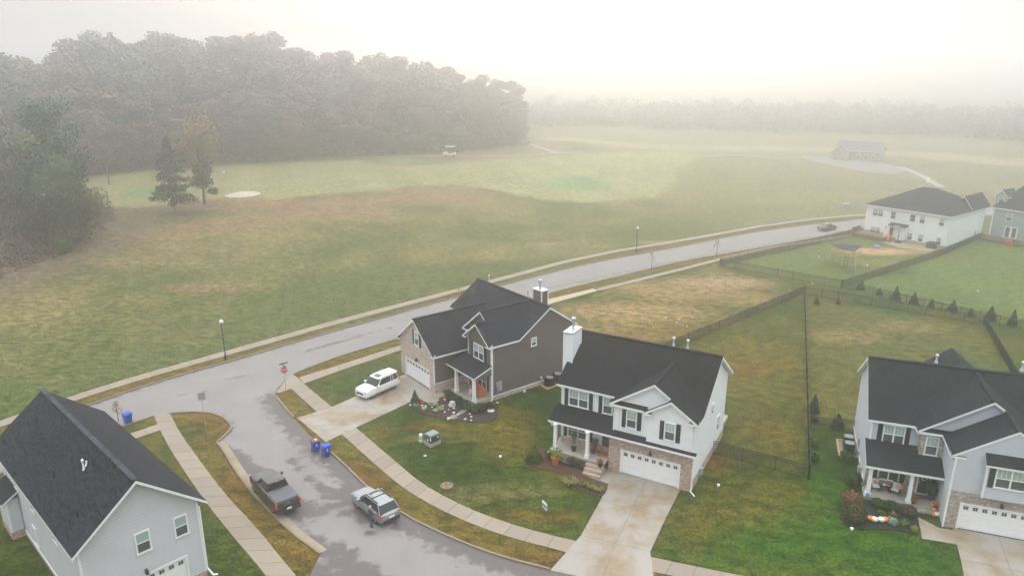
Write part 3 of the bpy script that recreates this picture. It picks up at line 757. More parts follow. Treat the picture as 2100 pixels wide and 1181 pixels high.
    def sconce(s,axis,c,sgn,a,z):
        f=s.fr(axis,c,sgn); mb=MB(); s.rect(mb,f,a-.06,a+.06,z-.08,z+.12,0,.06); s.rect(mb,f,a-.09,a+.09,z-.2,z+.02,.07,.24); s.rect(mb,f,a-.05,a+.05,z+.02,z+.1,.06,.2); s.add(mb,'wall_lamp',[m_black])
    def door(s,axis,c,sgn,a0,a1,z0,z1,mat,gl=True):
        f=s.fr(axis,c,sgn); mb=MB(); t=.1
        s.rect(mb,f,a0,a0+t,z0,z1,0,.06,1); s.rect(mb,f,a1-t,a1,z0,z1,0,.06,1); s.rect(mb,f,a0+t,a1-t,z1-t,z1,0,.06,1); s.rect(mb,f,a0+t,a1-t,z0,z0+.06,0,.08,1); s.rect(mb,f,a0+t,a1-t,z0+.06,z1-t,0,.03,0)
        d=s.add(mb,'front_door',[mat,m_white]); mb=MB()
        if gl: s.rect(mb,f,a0+t+.12,a1-t-.12,z0+.3,z1-t-.15,.03,.045); s.add(mb,'door_glass',[m_gl_dk],parent=d)
        mb=MB(); s.rect(mb,f,a0+t+.03,a0+t+.08,z0+.95,z0+1.1,.03,.09); s.add(mb,'handle',[m_metal],parent=d)
        return d
def nested2(zt,ul1,vf1,u1,z1,vb1,ul2,vf2,u2,z2,ur,ve,vb2):
    """two stepped front gables that share one right hand slope and run back into the main roof"""
    return [[(ul1,vf1,zt),(u1,vf1,z1),(u1,vb1,z1),(ul1,ve,zt)],[(u1,vf1,z1),(u2,vf1,z2),(u2,vb2,z2),(u1,vb1,z1)],
            [(ul2,vf2,zt),(u2,vf2,z2),(u2,vf1+.02,z2),(ul2,vf1+.02,zt)],[(u2,vf2,z2),(ur,vf2,zt),(ur,ve,zt),(u2,vb2,z2)]]
# ---- white house in the middle
h=hC=House('C','white two storey house with a brick garage front, black shutters and a white chimney')
W=5.93; L=-6.17; zt,zr=6.36,9.67; vf,vr,vb=1.05,6.12,10.95; zw=6.2
sl=(zr-zt)/(vr-vf); back=vr+(vr-vf)
rf=h.roof([[(-6.68,vf,zt),(6.30,vf,zt),(6.30,vr,zr),(-6.68,vr,zr)],[(-6.68,vr,zr),(6.30,vr,zr),(6.30,back,zt),(-6.68,back,zt)],
 *nested2(zt,-1.235,-.31,2.52,8.84,4.9,1.82,-.66,4.06,7.83,6.30,vf,3.3),
 [(-1.235,-.31,zt),(2.0,-.31,zt),(2.0,.06,zt+.27),(-1.235,.06,zt+.27)]],m_sh_black)
h.ridge(rf,[((-6.68,vr,zr),(6.3,vr,zr)),((2.52,-.31,8.84),(2.52,4.9,8.84)),((4.06,-.66,7.83),(4.06,-.3,7.83))],m_sh_black)
pz,pv,ps=3.62,-.62,.385
def prz(v): return pz+(v-pv)*ps
h.roof([[(-6.68,pv,pz),(6.30,pv,pz),(6.30,-.28,prz(-.28)),(2.06,-.28,prz(-.28)),(2.06,.07,prz(.07)),(-.88,.07,prz(.07)),(-.88,1.36,prz(1.36)),(-6.68,1.36,prz(1.36))]],m_sh_black,name='porch_roof')
# returns of the right gable
for q_ in [[(1.85,-.66,zt),(2.5,-.66,zt),(2.5,-.3,zt+.25),(1.85,-.3,zt+.25)],[(5.6,-.66,zt),(6.28,-.66,zt),(6.28,-.3,zt+.25),(5.6,-.3,zt+.25)]]: h.roof([q_],m_sh_black,.16,'gable_return')
mb=MB(); h.wallrect(mb,'v',0,-1,-1.2,W,0,3.8,[(0,4.88,-1,2.13)]); h.wallrect(mb,'u',-1.2,-1,0,1.3,0,3.8)
mb.box(L,-1.2,1.0,1.29,.1,1.42); mb.box(W-.02,W+.03,.02,10.63,0,.84); mb.box(-.02,4.9,.16,.3,0,2.14)
mb.box(L-.03,L+.02,1.3,10.63,0,.84); h.add(mb,'brick_wall',[m_brick_tan])
mb=MB(); h.wallrect(mb,'v',1.3,-1,L,-1.2,.9,3.9); h.add(mb,'porch_wall',[m_sid_white])
mb=MB(); h.wallrect(mb,'v',1.35,-1,L,-.85,3.9,zt); h.wallrect(mb,'v',.05,-1,-.88,2.1,3.6,zt); h.wallrect(mb,'u',-.88,-1,.05,1.35,3.6,zt); mb.box(-.92,-.8,.0,.08,3.7,zt,1); mb.box(L-.03,L+.1,1.30,1.40,3.9,zt-.1,1); h.add(mb,'front_wall',[m_bb_white,m_white])
mb=MB()
h.wallrect(mb,'v',-.3,-1,2.1,W,3.55,zt); mb.face([(2.1,-.3,zt),(W,-.3,zt),(W,-.3,zt+.1),(4.05,-.3,7.66),(2.1,-.3,zt+.1)])
mb.face([(-.9,.05,zt),(5.9,.05,zt),(2.52,.05,8.6)]); h.wallrect(mb,'u',2.1,-1,-.3,.05,3.55,zt)
# right and left gable walls
mb.face([(W,0,.84),(W,10.62,.84),(W,10.62,zt),(W,vr,zr-.15),(W,vf,zt-.05),(W,-.3,zt-.05),(W,-.3,3.6),(W,0,3.6)])
mb.face([(L,1.35,.84),(L,1.35,zt),(L,vr,zr-.15),(L,10.62,zt),(L,10.62,.84)]); mb.face([(L,10.62,0),(L,10.62,zt),(W,10.62,zt),(W,10.62,0)])
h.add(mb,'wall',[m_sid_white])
h.downspout([(W+.05,.05,3.4),(W+.05,.05,.35),(W+.05,-.1,.12),(W+.5,-.55,.1)]); h.downspout([(W-.15,-.36,zt-.2),(W-.15,-.36,3.95)])
h.downspout([(-6.5,-.45,3.4),(-6.35,-.45,3.1),(-6.3,-.45,3.05)]); h.downspout([(L+.06,1.2,3.6),(L+.06,1.2,1.3),(L-.15,1.1,1.05)]); h.downspout([(-6.6,1.3,zt-.18),(-6.25,1.3,zt-.45),(-6.25,1.3,4.45)])
h.garage(0,0,4.88)
h.window('v',1.35,-1,-5.62,-3.72,4.45,6.03,2,shut=[(-6.0,-5.66),(-3.68,-3.34)])
h.window('v',1.35,-1,-2.42,-1.5,4.45,6.03,1,shut=[(-2.8,-2.46),(-1.46,-1.2)])
h.window('v',.05,-1,.2,1.12,4.36,5.92,1,shut=[(-.17,.17),(1.15,1.5)])
h.window('v',-.3,-1,3.55,4.47,4.30,5.88,1,shut=[(3.17,3.51),(4.51,4.86)])
h.window('v',1.3,-1,-5.62,-3.6,1.42,2.75,2,grid=(3,2),zr=.55,up=m_gl_lo,shut=[(-5.98,-5.66),(-3.56,-3.22)])
h.window('u',W,1,5.0,5.75,4.5,5.6,1); h.window('u',W,1,7.6,8.5,1.7,3.3,1)
d=h.door('v',1.3,-1,-2.42,-1.46,1.0,3.2,m_black)
h.sconce('v',0,-1,2.44,2.62); h.sconce('v',1.3,-1,-2.75,2.7)
mb=MB(); mb.box(-6.35,-1.2,-.95,1.3,.86,1.0); h.add(mb,'porch_floor',[m_porch])
mb=MB(); mb.box(-6.3,-1.22,-.9,-.75,0,.86); mb.box(-6.3,-6.15,-.75,1.2,0,.86); h.add(mb,'porch_base',[m_brick_tan])
mb=MB()
for k in range(3): mb.box(-2.75,-1.22,-.95-.32*(k+1),-.95-.32*k-.002,0,.75-.25*k)
h.add(mb,'step',[m_brick_tan])
h.column(-5.92,-.6,1.0,3.45); h.column(-2.9,-.6,1.0,3.45)
h.chimney(-7.0,-6.2,3.1,4.95,0,10.4,m_sid_white,(.45,.6))
bp=((0,vr,zr),(0,sl,1)); h.vent(1381,709,((0,vr+.5,zr-.3),(0,1,0)),.62,.085,roof=rf); h.vent(1410,714,((0,vr+.5,zr-.3),(0,1,0)),.62,.085,roof=rf)
mb=MB(); mb.box(.6,5.6,10.62,14.2,0,.5); h.add(mb,'patio_slab',[m_porch])
mb=MB(); mb.box(W+.03,W+.28,2.4,2.75,.35,.95); mb.tube([(W+.15,2.55,.4),(W+.15,2.55,0)],.03,6); h.add(mb,'gas_meter',[m_gmetal])
# ---- taupe house
h=hB=House('B','dark taupe house with pale brick garage gable and orange chairs on its porch')
W=11.02; gR,gL=5.905,-1.164; zt=6.03; mf,mr=7.11,11.17; mz=8.74; mbk=2*mr-mf; gu=(gR+gL)/2; gt=4.22; gz=7.30; Lw=-1.8
gs=(gz-gt)/(gR+.37-gu)
rf=h.roof([[(-2.1,mf,zt),(11.32,mf,zt),(11.32,mr,mz),(-2.1,mr,mz)],[(-2.1,mr,mz),(11.32,mr,mz),(11.32,mbk,zt),(-2.1,mbk,zt)],
 *nested2(zt,4.53,4.49,7.92,8.70,11.1,6.49,3.20,8.905,7.925,11.32,mf,9.95),
 [(gL-.37,-.33,gt),(gu,-.33,gz),(gu,9.0,gz),(gL-.37,7.3,gt)],[(gu,-.33,gz),(gR+.37,-.33,gt),(gR+.37,4.6,gt),(gR+.37,4.95,gt),(gu,9.0,gz)],
 [(4.55,4.49,zt),(7.3,4.49,zt),(7.3,4.85,zt+.25),(4.55,4.85,zt+.25)]],m_sh_dgrey)
h.ridge(rf,[((-2.1,mr,mz),(11.3,mr,mz)),((gu,-.33,gz),(gu,9,gz)),((7.92,4.5,8.7),(7.92,11.1,8.7)),((8.905,3.2,7.925),(8.905,4.5,7.925))],m_sh_dgrey)
for q_ in [[(gL-.37,-.33,gt),(gL+.35,-.33,gt),(gL+.35,0,gt+.25),(gL-.37,0,gt+.25)],[(gR-.35,-.33,gt),(gR+.37,-.33,gt),(gR+.37,0,gt+.25),(gR-.35,0,gt+.25)],[(6.5,3.2,zt),(7.1,3.2,zt),(7.1,3.7,zt+.25),(6.5,3.7,zt+.25)],[(10.6,3.2,zt),(11.3,3.2,zt),(11.3,3.7,zt+.25),(10.6,3.7,zt+.25)]]: h.roof([q_],m_sh_dgrey,.16,'gable_return')
mb=MB(); h.wallrect(mb,'v',0,-1,gL,gR,0,gt,[(0,4.88,-1,2.13)]); mb.face([(gL,0,gt),(gR,0,gt),(gR,0,gt+.2),(gu,0,gz-.12),(gL,0,gt+.2)]); h.wallrect(mb,'u',gR,1,0,3.7,0,1.05); h.wallrect(mb,'v',3.7,-1,gR,W,.3,3.3); mb.box(-.02,4.9,.16,.3,0,2.14)
mb.box(W-.02,W+.03,3.7,15,0,.45); h.wallrect(mb,'u',gL,-1,0,7.3,0,gt); h.add(mb,'brick_wall',[m_brick_pink])
mb=MB(); h.wallrect(mb,'u',gR+.001,1,0,4.9,1.05,gt); h.add(mb,'side_wall',[m_bb_taupe])
for q_ in ((gR-.02,gR+.04,.0,3.7,1.02,1.08),(gR-.06,gR+.03,-.02,.08,1.05,gt-.2),(W-.08,W+.03,3.67,3.78,.45,zt-.2),(W-.01,W+.045,3.78,15,.42,.5),(6.86,6.96,3.67,3.75,3.5,zt-.2),): h.board(*q_)
mb=MB(); h.wallrect(mb,'v',3.7,-1,6.9,W,3.3,zt); mb.face([(6.9,3.7,zt),(W,3.7,zt),(W,3.7,zt+.2),(8.905,3.7,7.78),(6.9,3.7,zt+.2)]); h.wallrect(mb,'v',4.85,-1,4.85,6.9,3.3,zt); mb.face([(4.85,4.85,zt),(W,4.85,zt),(7.92,4.85,8.55)]); h.wallrect(mb,'u',6.9,-1,3.7,4.85,3.3,zt); h.wallrect(mb,'u',4.85,-1,4.85,8,3.3,zt)
mb.face([(W,3.7,.45),(W,15,.45),(W,15,zt),(W,mr,mz-.15),(W,mf,zt),(W,3.7,zt)]); mb.face([(Lw,7.3,0),(Lw,7.3,zt),(Lw,mr,mz-.15),(Lw,15,zt),(Lw,15,0)]); mb.face([(Lw,15,0),(Lw,15,zt),(W,15,zt),(W,15,0)]); h.wallrect(mb,'v',7.3,-1,Lw,gL,0,zt); h.wallrect(mb,'v',7.3,-1,gL,4.85,3,zt)
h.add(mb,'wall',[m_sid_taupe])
pv,pz=1.4,3.12
h.roof([[(5.97,pv,pz),(11.2,pv,pz),(11.2,3.72,pz+.82),(5.97,3.72,pz+.82)],],m_sh_dgrey,.16,'porch_roof')
mb=MB(); mb.face([(W+.02,1.55,pz-.05),(W+.02,3.7,pz-.05),(W+.02,3.7,pz+.7)]); mb.box(7.0,11.05,1.5,1.62,pz-.25,pz-.1); mb.box(11.0,11.08,1.6,3.68,pz-.25,pz-.06); h.add(mb,'porch_gable',[m_sid_taupe])
h.garage(0,0,4.88); h.sconce('v',0,-1,2.44,2.72)
h.window('v',0,-1,2.12,3.02,4.34,5.95,1,shut=[(1.70,2.08),(3.06,3.44)])
h.window('v',3.7,-1,7.91,9.75,3.90,5.55,2,shut=[(7.52,7.87),(9.79,10.16)])
h.window('u',W,1,8.84,9.57,4.76,5.70,1)
h.window('v',3.7,-1,8.6,10.2,.95,2.5,2,up=m_gl_lo,shut=[(8.2,8.56),(10.24,10.6)])
h.door('v',3.7,-1,6.9,7.85,.35,2.45,m_gl_dk,False)
mb=MB(); mb.box(6.8,11.0,1.35,3.7,.2,.35); h.add(mb,'porch_floor',[m_porch]); mb=MB(); mb.box(6.85,10.97,1.4,1.55,0,.2); mb.box(10.85,10.97,1.55,3.68,0,.2); h.add(mb,'porch_base',[m_brick_pink])
mb=MB(); mb.box(5.95,6.8,1.9,3.6,0,.18); mb.box(6.3,6.8,2.1,3.6,.18,.34); h.add(mb,'step',[m_brick_pink])
h.column(7.55,1.7,.35,2.95,.14,m_white); h.column(10.85,1.65,.35,2.95,.14,m_white)
h.chimney(7.3,8.75,12.1,12.95,7.2,9.6,m_sid_taupe,(.45,.5))
h.vent(1002.5,577,((0,mr+.4,mz-.2),(0,1,0)),.6,.07,roof=rf); h.vent(1082,608,((0,mr+.4,mz-.2),(0,1,0)),.6,.07,roof=rf)
h.downspout([(W+.06,3.9,zt-.3),(W+.06,3.8,zt-.5),(W+.06,3.8,.4),(W+.2,3.5,.1)])
mb=MB(); mb.box(W+.03,W+.14,4.55,4.95,.95,1.95,0); mb.lathe([(.1,0),(.1,.12)],10,(W+.12,4.4,1.75)); mb.box(W+.03,W+.12,4.25,4.5,1.45,1.95); mb.tube([(W+.1,4.38,1.5),(W+.1,4.38,0)],.035,8); h.add(mb,'meter_box',[m_gmetal])
mb=MB(); mb.tube([(W+.02,10.2,.95),(W+.2,10.2,.95),(W+.2,10.2,.8)],.07,8); h.add(mb,'wall_vent',[m_white])
# ---- right grey house
h=hD=House('D','pale blue grey house with a ledge stone bay and autumn pumpkins around its porch')
W=6.05; L=-6.07; zt=5.92; vf,vr=4.10,9.30; zr=9.30; back=2*vr-vf; b0=-.98
rf=h.roof([[(-6.42,vf,zt),(6.4,vf,zt),(6.4,vr,zr),(-6.42,vr,zr)],[(-6.42,vr,zr),(6.4,vr,zr),(6.4,back,zt),(-6.42,back,zt)],
 *nested2(zt,-3.05,3.25,1.66,9.16,9.1,-1.29,-.04,2.56,8.54,6.4,vf,8.15),
 [(-3.05,3.25,zt),(.3,3.25,zt),(.3,3.6,zt+.24),(-3.05,3.6,zt+.24)],
 [(-3.2,14.5,zt),(.8,14.5,9.2),(.8,9.4,9.2),(-3.2,14.4,zt)],[(.8,14.5,9.2),(4.8,14.5,zt),(4.8,14.4,zt),(.8,9.4,9.2)]],m_sh_blue)
h.ridge(rf,[((-6.42,vr,zr),(6.4,vr,zr)),((1.66,3.25,9.14),(1.66,9.1,9.14)),((2.56,-.04,8.54),(2.56,3.25,8.54))],m_sh_blue)
for q_ in [[(-1.29,-.04,zt),(-.3,-.04,zt),(-.3,.3,zt+.24),(-1.29,.3,zt+.24)]]: h.roof([q_],m_sh_blue,.16,'gable_return')
h.roof([[(-6.4,1.65,3.1),(b0+.02,1.65,3.1),(b0+.02,3.57,3.80),(-2.62,3.57,3.80),(-2.62,4.42,4.12),(-6.4,4.42,4.12)]],m_sh_blue,.2,'porch_roof')
mb=MB(); h.wallrect(mb,'v',0.3-.3,-1,b0,W,0,3.11,[(0,4.88,-1,2.13)]); mb.box(-.02,4.9,.16,.3,0,2.14); h.add(mb,'brick_wall',[m_brick_grey])
mb=MB(); h.wallrect(mb,'v',3.58,-1,-2.6,b0,3.4,zt+.05); h.wallrect(mb,'u',-2.6,-1,3.58,4.4,3.4,zt); h.wallrect(mb,'v',3.7,-1,L,b0,.2,3.7); h.add(mb,'stone_wall',[m_stone])
mb=MB(); h.wallrect(mb,'v',4.4,-1,L,-2.55,3.9,zt); h.wallrect(mb,'v',.02,-1,b0,W,3.11,zt); mb.face([(b0,.02,zt),(W,.02,zt),(W,.02,zt+.2),(2.56,.02,8.42),(b0,.02,zt+.2)]); mb.face([(-2.6,3.6,zt),(W,3.6,zt),(1.66,3.6,9.0)])
h.wallrect(mb,'u',b0,-1,.02,3.7,.05,zt); mb.face([(L,3.7,.45),(L,3.7,3.8),(L,4.4,4.0),(L,4.4,zt),(L,vr,zr-.15),(L,14.0,zt),(L,14.0,.45)]); mb.face([(W,0,0),(W,0,zt),(W,vr,zr-.15),(W,14,zt),(W,14,0)]); mb.face([(L,14,0),(W,14,0),(W,14,zt),(L,14,zt)])
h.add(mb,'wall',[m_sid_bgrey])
mb=MB(); mb.box(L-.03,L+.02,3.7,14,0,.45); h.add(mb,'foundation',[m_brick_grey])
for q_ in ((b0-.03,b0+.1,-.03,.06,0,zt-.15),(L-.03,L+.1,4.36,4.45,4.1,zt-.15),(b0-.03,b0+.04,0,.02,3.05,3.12),(L-.045,L+.01,3.7,14,.43,.5),): h.board(*q_)
# box bay over the garage
mb=MB(); mb.box(.95,4.2,-.45,.02,3.17,5.95,0); mb.box(.93,1.05,-.47,-.36,3.15,5.9,1); mb.box(4.1,4.22,-.47,-.36,3.15,5.9,1); bay=h.add(mb,'bay_window_box',[m_sid_bgrey,m_white])
h.roof([[(.78,-.72,5.92),(4.4,-.72,5.92),(4.4,.03,6.55),(.78,.03,6.55)]],m_sh_blue,.14,'bay_roof')
h.window('v',-.45,-1,1.53,3.5,4.15,5.72,2,shut=[(1.14,1.5),(3.54,3.9)])
h.window('v',4.4,-1,-5.2,-3.6,3.98,5.58,2,shut=[(-5.58,-5.23),(-3.57,-3.24)])
h.window('v',3.58,-1,-2.28,-1.36,3.88,5.50,1)
h.window('v',3.7,-1,-5.2,-3.62,1.05,2.6,2,up=m_gl_lo,shut=[(-5.55,-5.22),(-3.6,-3.25)])
h.door('v',3.7,-1,-2.35,-1.4,.35,2.45,m_black); h.garage(0,0,4.88); h.sconce('v',0,-1,2.44,2.6)
mb=MB(); mb.box(-6.25,b0,1.75,3.7,.2,.35); h.add(mb,'porch_floor',[m_porch]); mb=MB(); mb.box(-6.2,b0-.02,1.8,1.95,0,.2); h.add(mb,'porch_base',[m_stone]); mb=MB(); mb.box(-2.5,b0-.03,1.35,1.74,0,.18); h.add(mb,'step',[m_stone])
h.column(-5.96,2.0,.35,2.9); h.column(-3.07,2.0,.35,2.9)
h.vent(1920,742,((0,vr+.4,zr-.2),(0,1,0)),.5,.085,roof=rf); h.vent(2096,758,((0,vr+.4,zr-.2),(0,1,0)),.55,.085,roof=rf)
h.downspout([(L-.05,3.75,3.6),(L-.05,3.75,.5),(L-.3,3.5,.1)])
mb=MB(); p=h.onz(1757,960,.5); mb.box(L-.3,L-.04,p.y-.25,p.y+.25,.25,.75); mb.tube([(L-.2,p.y,.7),(L-.2,p.y,1.05)],.05,8); h.add(mb,'gas_meter',[m_gmetal])
mb=MB(); mb.box(L-.12,L-.02,9.0,9.4,.9,1.7); mb.box(L-.1,L-.02,8.3,8.5,.5,.8); h.add(mb,'meter_box',[m_gmetal])
# ---- left grey house
h=hA=House('A','pale grey vinyl sided house with a long dark roof and three roof pipes')
Wd=7.131; o=.43; zt=5.85; zr=9.147; vf=-.636; vb=18.0; rm=-Wd/2
rf=h.roof([[(rm,vf,zr),(o,vf,zt),(o,vb,zt),(rm,vb,zr)],[(-Wd-o,vf,zt),(rm,vf,zr),(rm,vb,zr),(-Wd-o,vb,zt)]],m_sh_dgrey)
h.ridge(rf,[((rm,vf+.05,zr),(rm,vb,zr))],m_sh_cap)
zw=5.7
mb=MB(); mb.face([(-Wd,0,2.3),(0,0,2.3),(0,0,zw+.02),(0,0,zt),(rm,0,zr-.15),(-Wd,0,zt)]); h.wallrect(mb,'v',0,-1,-Wd,0,.43,2.3,[(-6.1,-1.22,0,2.13)]); mb.face([(0,0,.43),(0,17.6,.43),(0,17.6,zw),(0,0,zw)]); mb.face([(-Wd,0,.43),(-Wd,0,zw),(-Wd,17.6,zw),(-Wd,17.6,.43)]); mb.face([(-Wd,17.6,0),(-Wd,17.6,zt),(rm,17.6,zr-.15),(0,17.6,zt),(0,17.6,0)])
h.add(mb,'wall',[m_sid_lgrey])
mb=MB(); mb.box(-Wd-.03,-Wd+.05,-.02,17.6,0,.42); mb.box(-.05,.03,-.02,17.6,0,.42); mb.box(-Wd,-6.25,-.03,.05,0,.42); mb.box(-1.1,0,-.03,.05,0,.42); h.add(mb,'foundation',[m_brick_tan])
for q_ in ((-.1,.035,-.035,.1,.42,zw-.05),(-Wd-.035,-Wd+.1,-.035,.1,.42,zw-.05),(-Wd-.05,-Wd,.1,17.6,.41,.47),(-.005,.04,.1,17.6,.41,.47),): h.board(*q_)
mb=MB(); mb.face([(0,.02,zw),(o,.02,zw-.02),(o,vf,zt-.2),(0,vf,zw)]); h.garage(0,-6.1,-1.22)
h.window('v',0,-1,-4.02,-3.10,3.80,5.30,1,grid=None); h.window('v',0,-1,-1.65,-.76,3.77,5.26,1,grid=None)
h.sconce('v',0,-1,-3.66,2.5)
def aw(pxs,cols=1):
    q=[h.onu(x,y,-Wd) for x,y in pxs]; h.window('u',-Wd,-1,min(p.y for p in q),max(p.y for p in q),min(p.z for p in q),max(p.z for p in q),cols,grid=None)
aw([(66.5,1073.5),(82,1122)],2)
for v in (13.2,9.2,4.3): h.window('u',-Wd,-1,v,v+.9,4.0,5.5,1,grid=None)
q=h.onz(28,1107,0); bu=min(q.x,-Wd-.6); v0=q.y
mb=MB(); mb.box(bu,-Wd-.04,v0,v0+2.6,.62,3.2,0); mb.box(bu-.03,bu+.1,v0-.03,v0+.1,.62,3.2,1); h.add(mb,'bump_out',[m_sid_lgrey,m_white]); mb=MB(); mb.box(bu-.02,-Wd-.04,v0-.02,v0+2.62,0,.6); h.add(mb,'bump_out_base',[m_brick_tan])
h.roof([[(bu-.3,v0-.3,3.15),(-Wd+.02,v0-.3,3.85),(-Wd+.02,v0+2.9,3.85),(bu-.3,v0+2.9,3.15)]],m_sh_dgrey,.14,'bump_out_roof')
lp=((-Wd-o,0,zt),(-(zr-zt),0,(Wd/2+o)))
h.vent(172,962,lp,.55,.05,m_white,roof=rf); h.vent(110.8,976,lp,.42,.05,m_black,False,rf); h.vent(158.8,1057,lp,.42,.05,m_black,False,rf)
mb=MB(); p=h.onp(175,957,*lp); mb.tube([p,p+Vector((.12,.1,.16)),p+Vector((.14,.1,.34))],.05,8); h.add(mb,'bent_pipe',[m_white],60,rf)
h.downspout([(.05,-.1,zw-.3),(.05,-.05,.6),(.25,-.35,.1),(.5,-.5,.08)])
mb=MB(); mb.tube([(-Wd-.06,1.2,1.9),(-Wd-.06,1.2,.2)],.04,6); mb.tube([(-Wd-.06,1.45,1.6),(-Wd-.06,1.45,.2)],.04,6); h.add(mb,'conduit',[m_gmetal],60)
mb=MB(); h.wallrect(mb,'v',-.25,-1,-Wd+.1,-Wd+.2,.1,.2); 
# ---- far white house
h=hE=House('E','big white two storey house with a hipped roof and a brown deck at its back')
W=15.82; D=16.3; zt=6.3; o=.45; pk=(-6.0,6.6,0)
def hip(zc,us,vs): return None
zr=zt+.50*(W/2+o)-.6; ua,ub=-W/2-1.2,-W/2+1.6; vm=D/2
eL,eR,eF,eB=-W-o,o,-o,D+o
P0,P1=(ua,vm,zr),(ub,vm,zr)
rf=h.roof([[(eL,eF,zt),(eR,eF,zt),P1,P0],[(eR,eF,zt),(eR,eB,zt),P1],[(eR,eB,zt),(eL,eB,zt),P0,P1],[(eL,eB,zt),(eL,eF,zt),P0],
 [(-6.5,eB+.6,zt),(-1.6,eB+.6,zt+2.6),(-1.6,9,zt+2.6),(-6.5,D,zt)],[(-1.6,eB+.6,zt+2.6),(o,eB+.6,zt),(o,9,zt),(-1.6,9,zt+2.6)]],m_sh_dgrey)
mb=MB(); h.wallrect(mb,'v',0,-1,-W,0,.6,zt); h.wallrect(mb,'u',0,1,0,D,.5,zt); h.wallrect(mb,'u',-W,-1,0,D,.5,zt); h.wallrect(mb,'v',D,1,-W,0,.5,zt); mb.box(-8.9,-7.3,-.9,-.02,.4,2.9); h.add(mb,'wall',[m_sid_white])
mb=MB(); mb.box(-W-.03,.03,-.04,.1,0,.6); mb.box(-.1,.04,.1,D,0,.5); h.add(mb,'foundation',[m_brick_tan])
h.roof([[(-10.6,-1.3,2.95),(-7.0,-1.3,2.95),(-7.0,.02,3.45),(-10.6,.02,3.45)]],m_sh_black,.14,'door_roof')
for a0,a1,z0,z1,n in ((-14.5,-12.35,4.2,5.68,2),(-10.9,-9.85,4.1,5.62,1),(-7.2,-6.1,4.15,5.65,1),(-5.35,-4.3,4.15,5.65,1),(-1.85,-.85,4.2,5.65,1),(-14.5,-12.4,.75,2.05,2),(-6.0,-5.1,.65,2.05,1)[0:0] or (-7.15,-6.15,.55,2.0,1),(-5.15,-4.1,.55,2.08,1),(-1.8,-.82,.55,2.06,1)):
    h.window('v',0,-1,a0,a1,z0,z1,n,grid=None,up=m_gl_lo if a0 in(-10.9,-7.2) else None)
h.door('v',0,-1,-10.75,-9.8,.8,2.75,m_gl_dk,False); h.sconce('v',0,-1,-11.4,2.4)
h.vent(1903,372,((0,vm-.4,zr-.3),(0,1,0)),.5,.12,m_white,roof=rf)
mb=MB(); mb.box(.02,.15,12.8,13.2,.7,1.7); h.add(mb,'meter_box',[m_gmetal])
# ---- far grey house at the right edge
h=hF=House('F','grey two storey house with a small roof dormer at the right edge of the photo')
W=12; D=11; zt=6.2; o=.4; zr=zt+.72*(D/2+o)
rf=h.roof([[(-o,-o,zt),(W+o,-o,zt),(W+o,D/2,zr),(2.2,D/2,zr)],[(W+o,D/2,zr),(2.2,D/2,zr),(-o,D+o,zt),(W+o,D+o,zt)],[(-o,D+o,zt),(-o,-o,zt),(2.2,D/2,zr)]],m_sh_dgrey)
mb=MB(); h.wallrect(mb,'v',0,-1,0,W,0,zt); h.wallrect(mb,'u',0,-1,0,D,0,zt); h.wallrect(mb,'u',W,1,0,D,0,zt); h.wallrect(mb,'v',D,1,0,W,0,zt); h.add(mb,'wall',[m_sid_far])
du=h.onv(2056,390,.9).x; mb=MB(); mb.box(du-1.0,du+1.0,1.2,4.5,zt+.6,zt+2.3,0); mb.face([(du-1,1.2,zt+2.3),(du+1,1.2,zt+2.3),(du,1.2,zt+3.3)]); dm=h.add(mb,'dormer',[m_sid_far])
mb=MB(); mb.slab([(du-1.3,.9,zt+2.05),(du,.9,zt+3.45),(du,5.6,zt+3.45),(du-1.3,4.5,zt+2.05)],.2); mb.slab([(du,.9,zt+3.45),(du+1.3,.9,zt+2.05),(du+1.3,4.5,zt+2.05),(du,5.6,zt+3.45)],.2); h.add(mb,'dormer_roof',[m_sh_dgrey,m_white],parent=dm)
w=h.window('v',1.2,-1,du-.5,du+.5,zt+.9,zt+2.2,1,grid=None)
h.window('v',0,-1,2.35,3.5,3.85,5.45,1,grid=None)
f=h.fr('v',0,-1); mb=MB(); h.rect(mb,f,2.5,4.9,.55,2.85,0,.08); dd=h.add(mb,'patio_door',[m_white]); mb=MB(); h.rect(mb,f,2.75,3.5,.75,2.7,.08,.1); h.rect(mb,f,3.95,4.65,.75,2.7,.08,.1); h.add(mb,'door_glass',[m_gl_lo],parent=dd)
for q_ in ((-.03,.1,-.04,.05,0,zt-.2),): h.board(*q_)
h.downspout([(-.1,-.05,zt-.3),(-.1,-.05,.2)])
# ---- clubhouse in the fog
q=P(1768,326); h=hG=House(None,'small clubhouse with a dark gabled roof beside the car park in the fog','clubhouse','clubhouse',(q.x,q.y),radians(-38))
h.roof([[(-9,-5,3.2),(7,-5,3.2),(7,0,6.3),(-9,0,6.3)],[(-9,0,6.3),(7,0,6.3),(7,5,3.2),(-9,5,3.2)],[(-9.5,-8,3.0),(-6,-8,5.4),(-6,-1,5.4),(-9.5,-4,3.0)],[(-6,-8,5.4),(-2.5,-8,3.0),(-2.5,-4,3.0),(-6,-1,5.4)]],m_sh_club)
mb=MB(); mb.box(-8.5,6.5,-4.5,4.5,-1,3.2); mb.face([(-8.5,-4.5,3.2),(-8.5,0,6.2),(-8.5,4.5,3.2)]); mb.face([(6.5,-4.5,3.2),(6.5,4.5,3.2),(6.5,0,6.2)]); mb.box(-9,-3,-7.5,-4.5,-1,3.0); mb.face([(-9,-7.5,3),(-3,-7.5,3),(-6,-7.5,5.2)]); h.add(mb,'wall',[m_brick_grey])
for a in (-1,1.5,4): h.window('v',-4.5,-1,a,a+1.2,.6,2.4,1,grid=None)
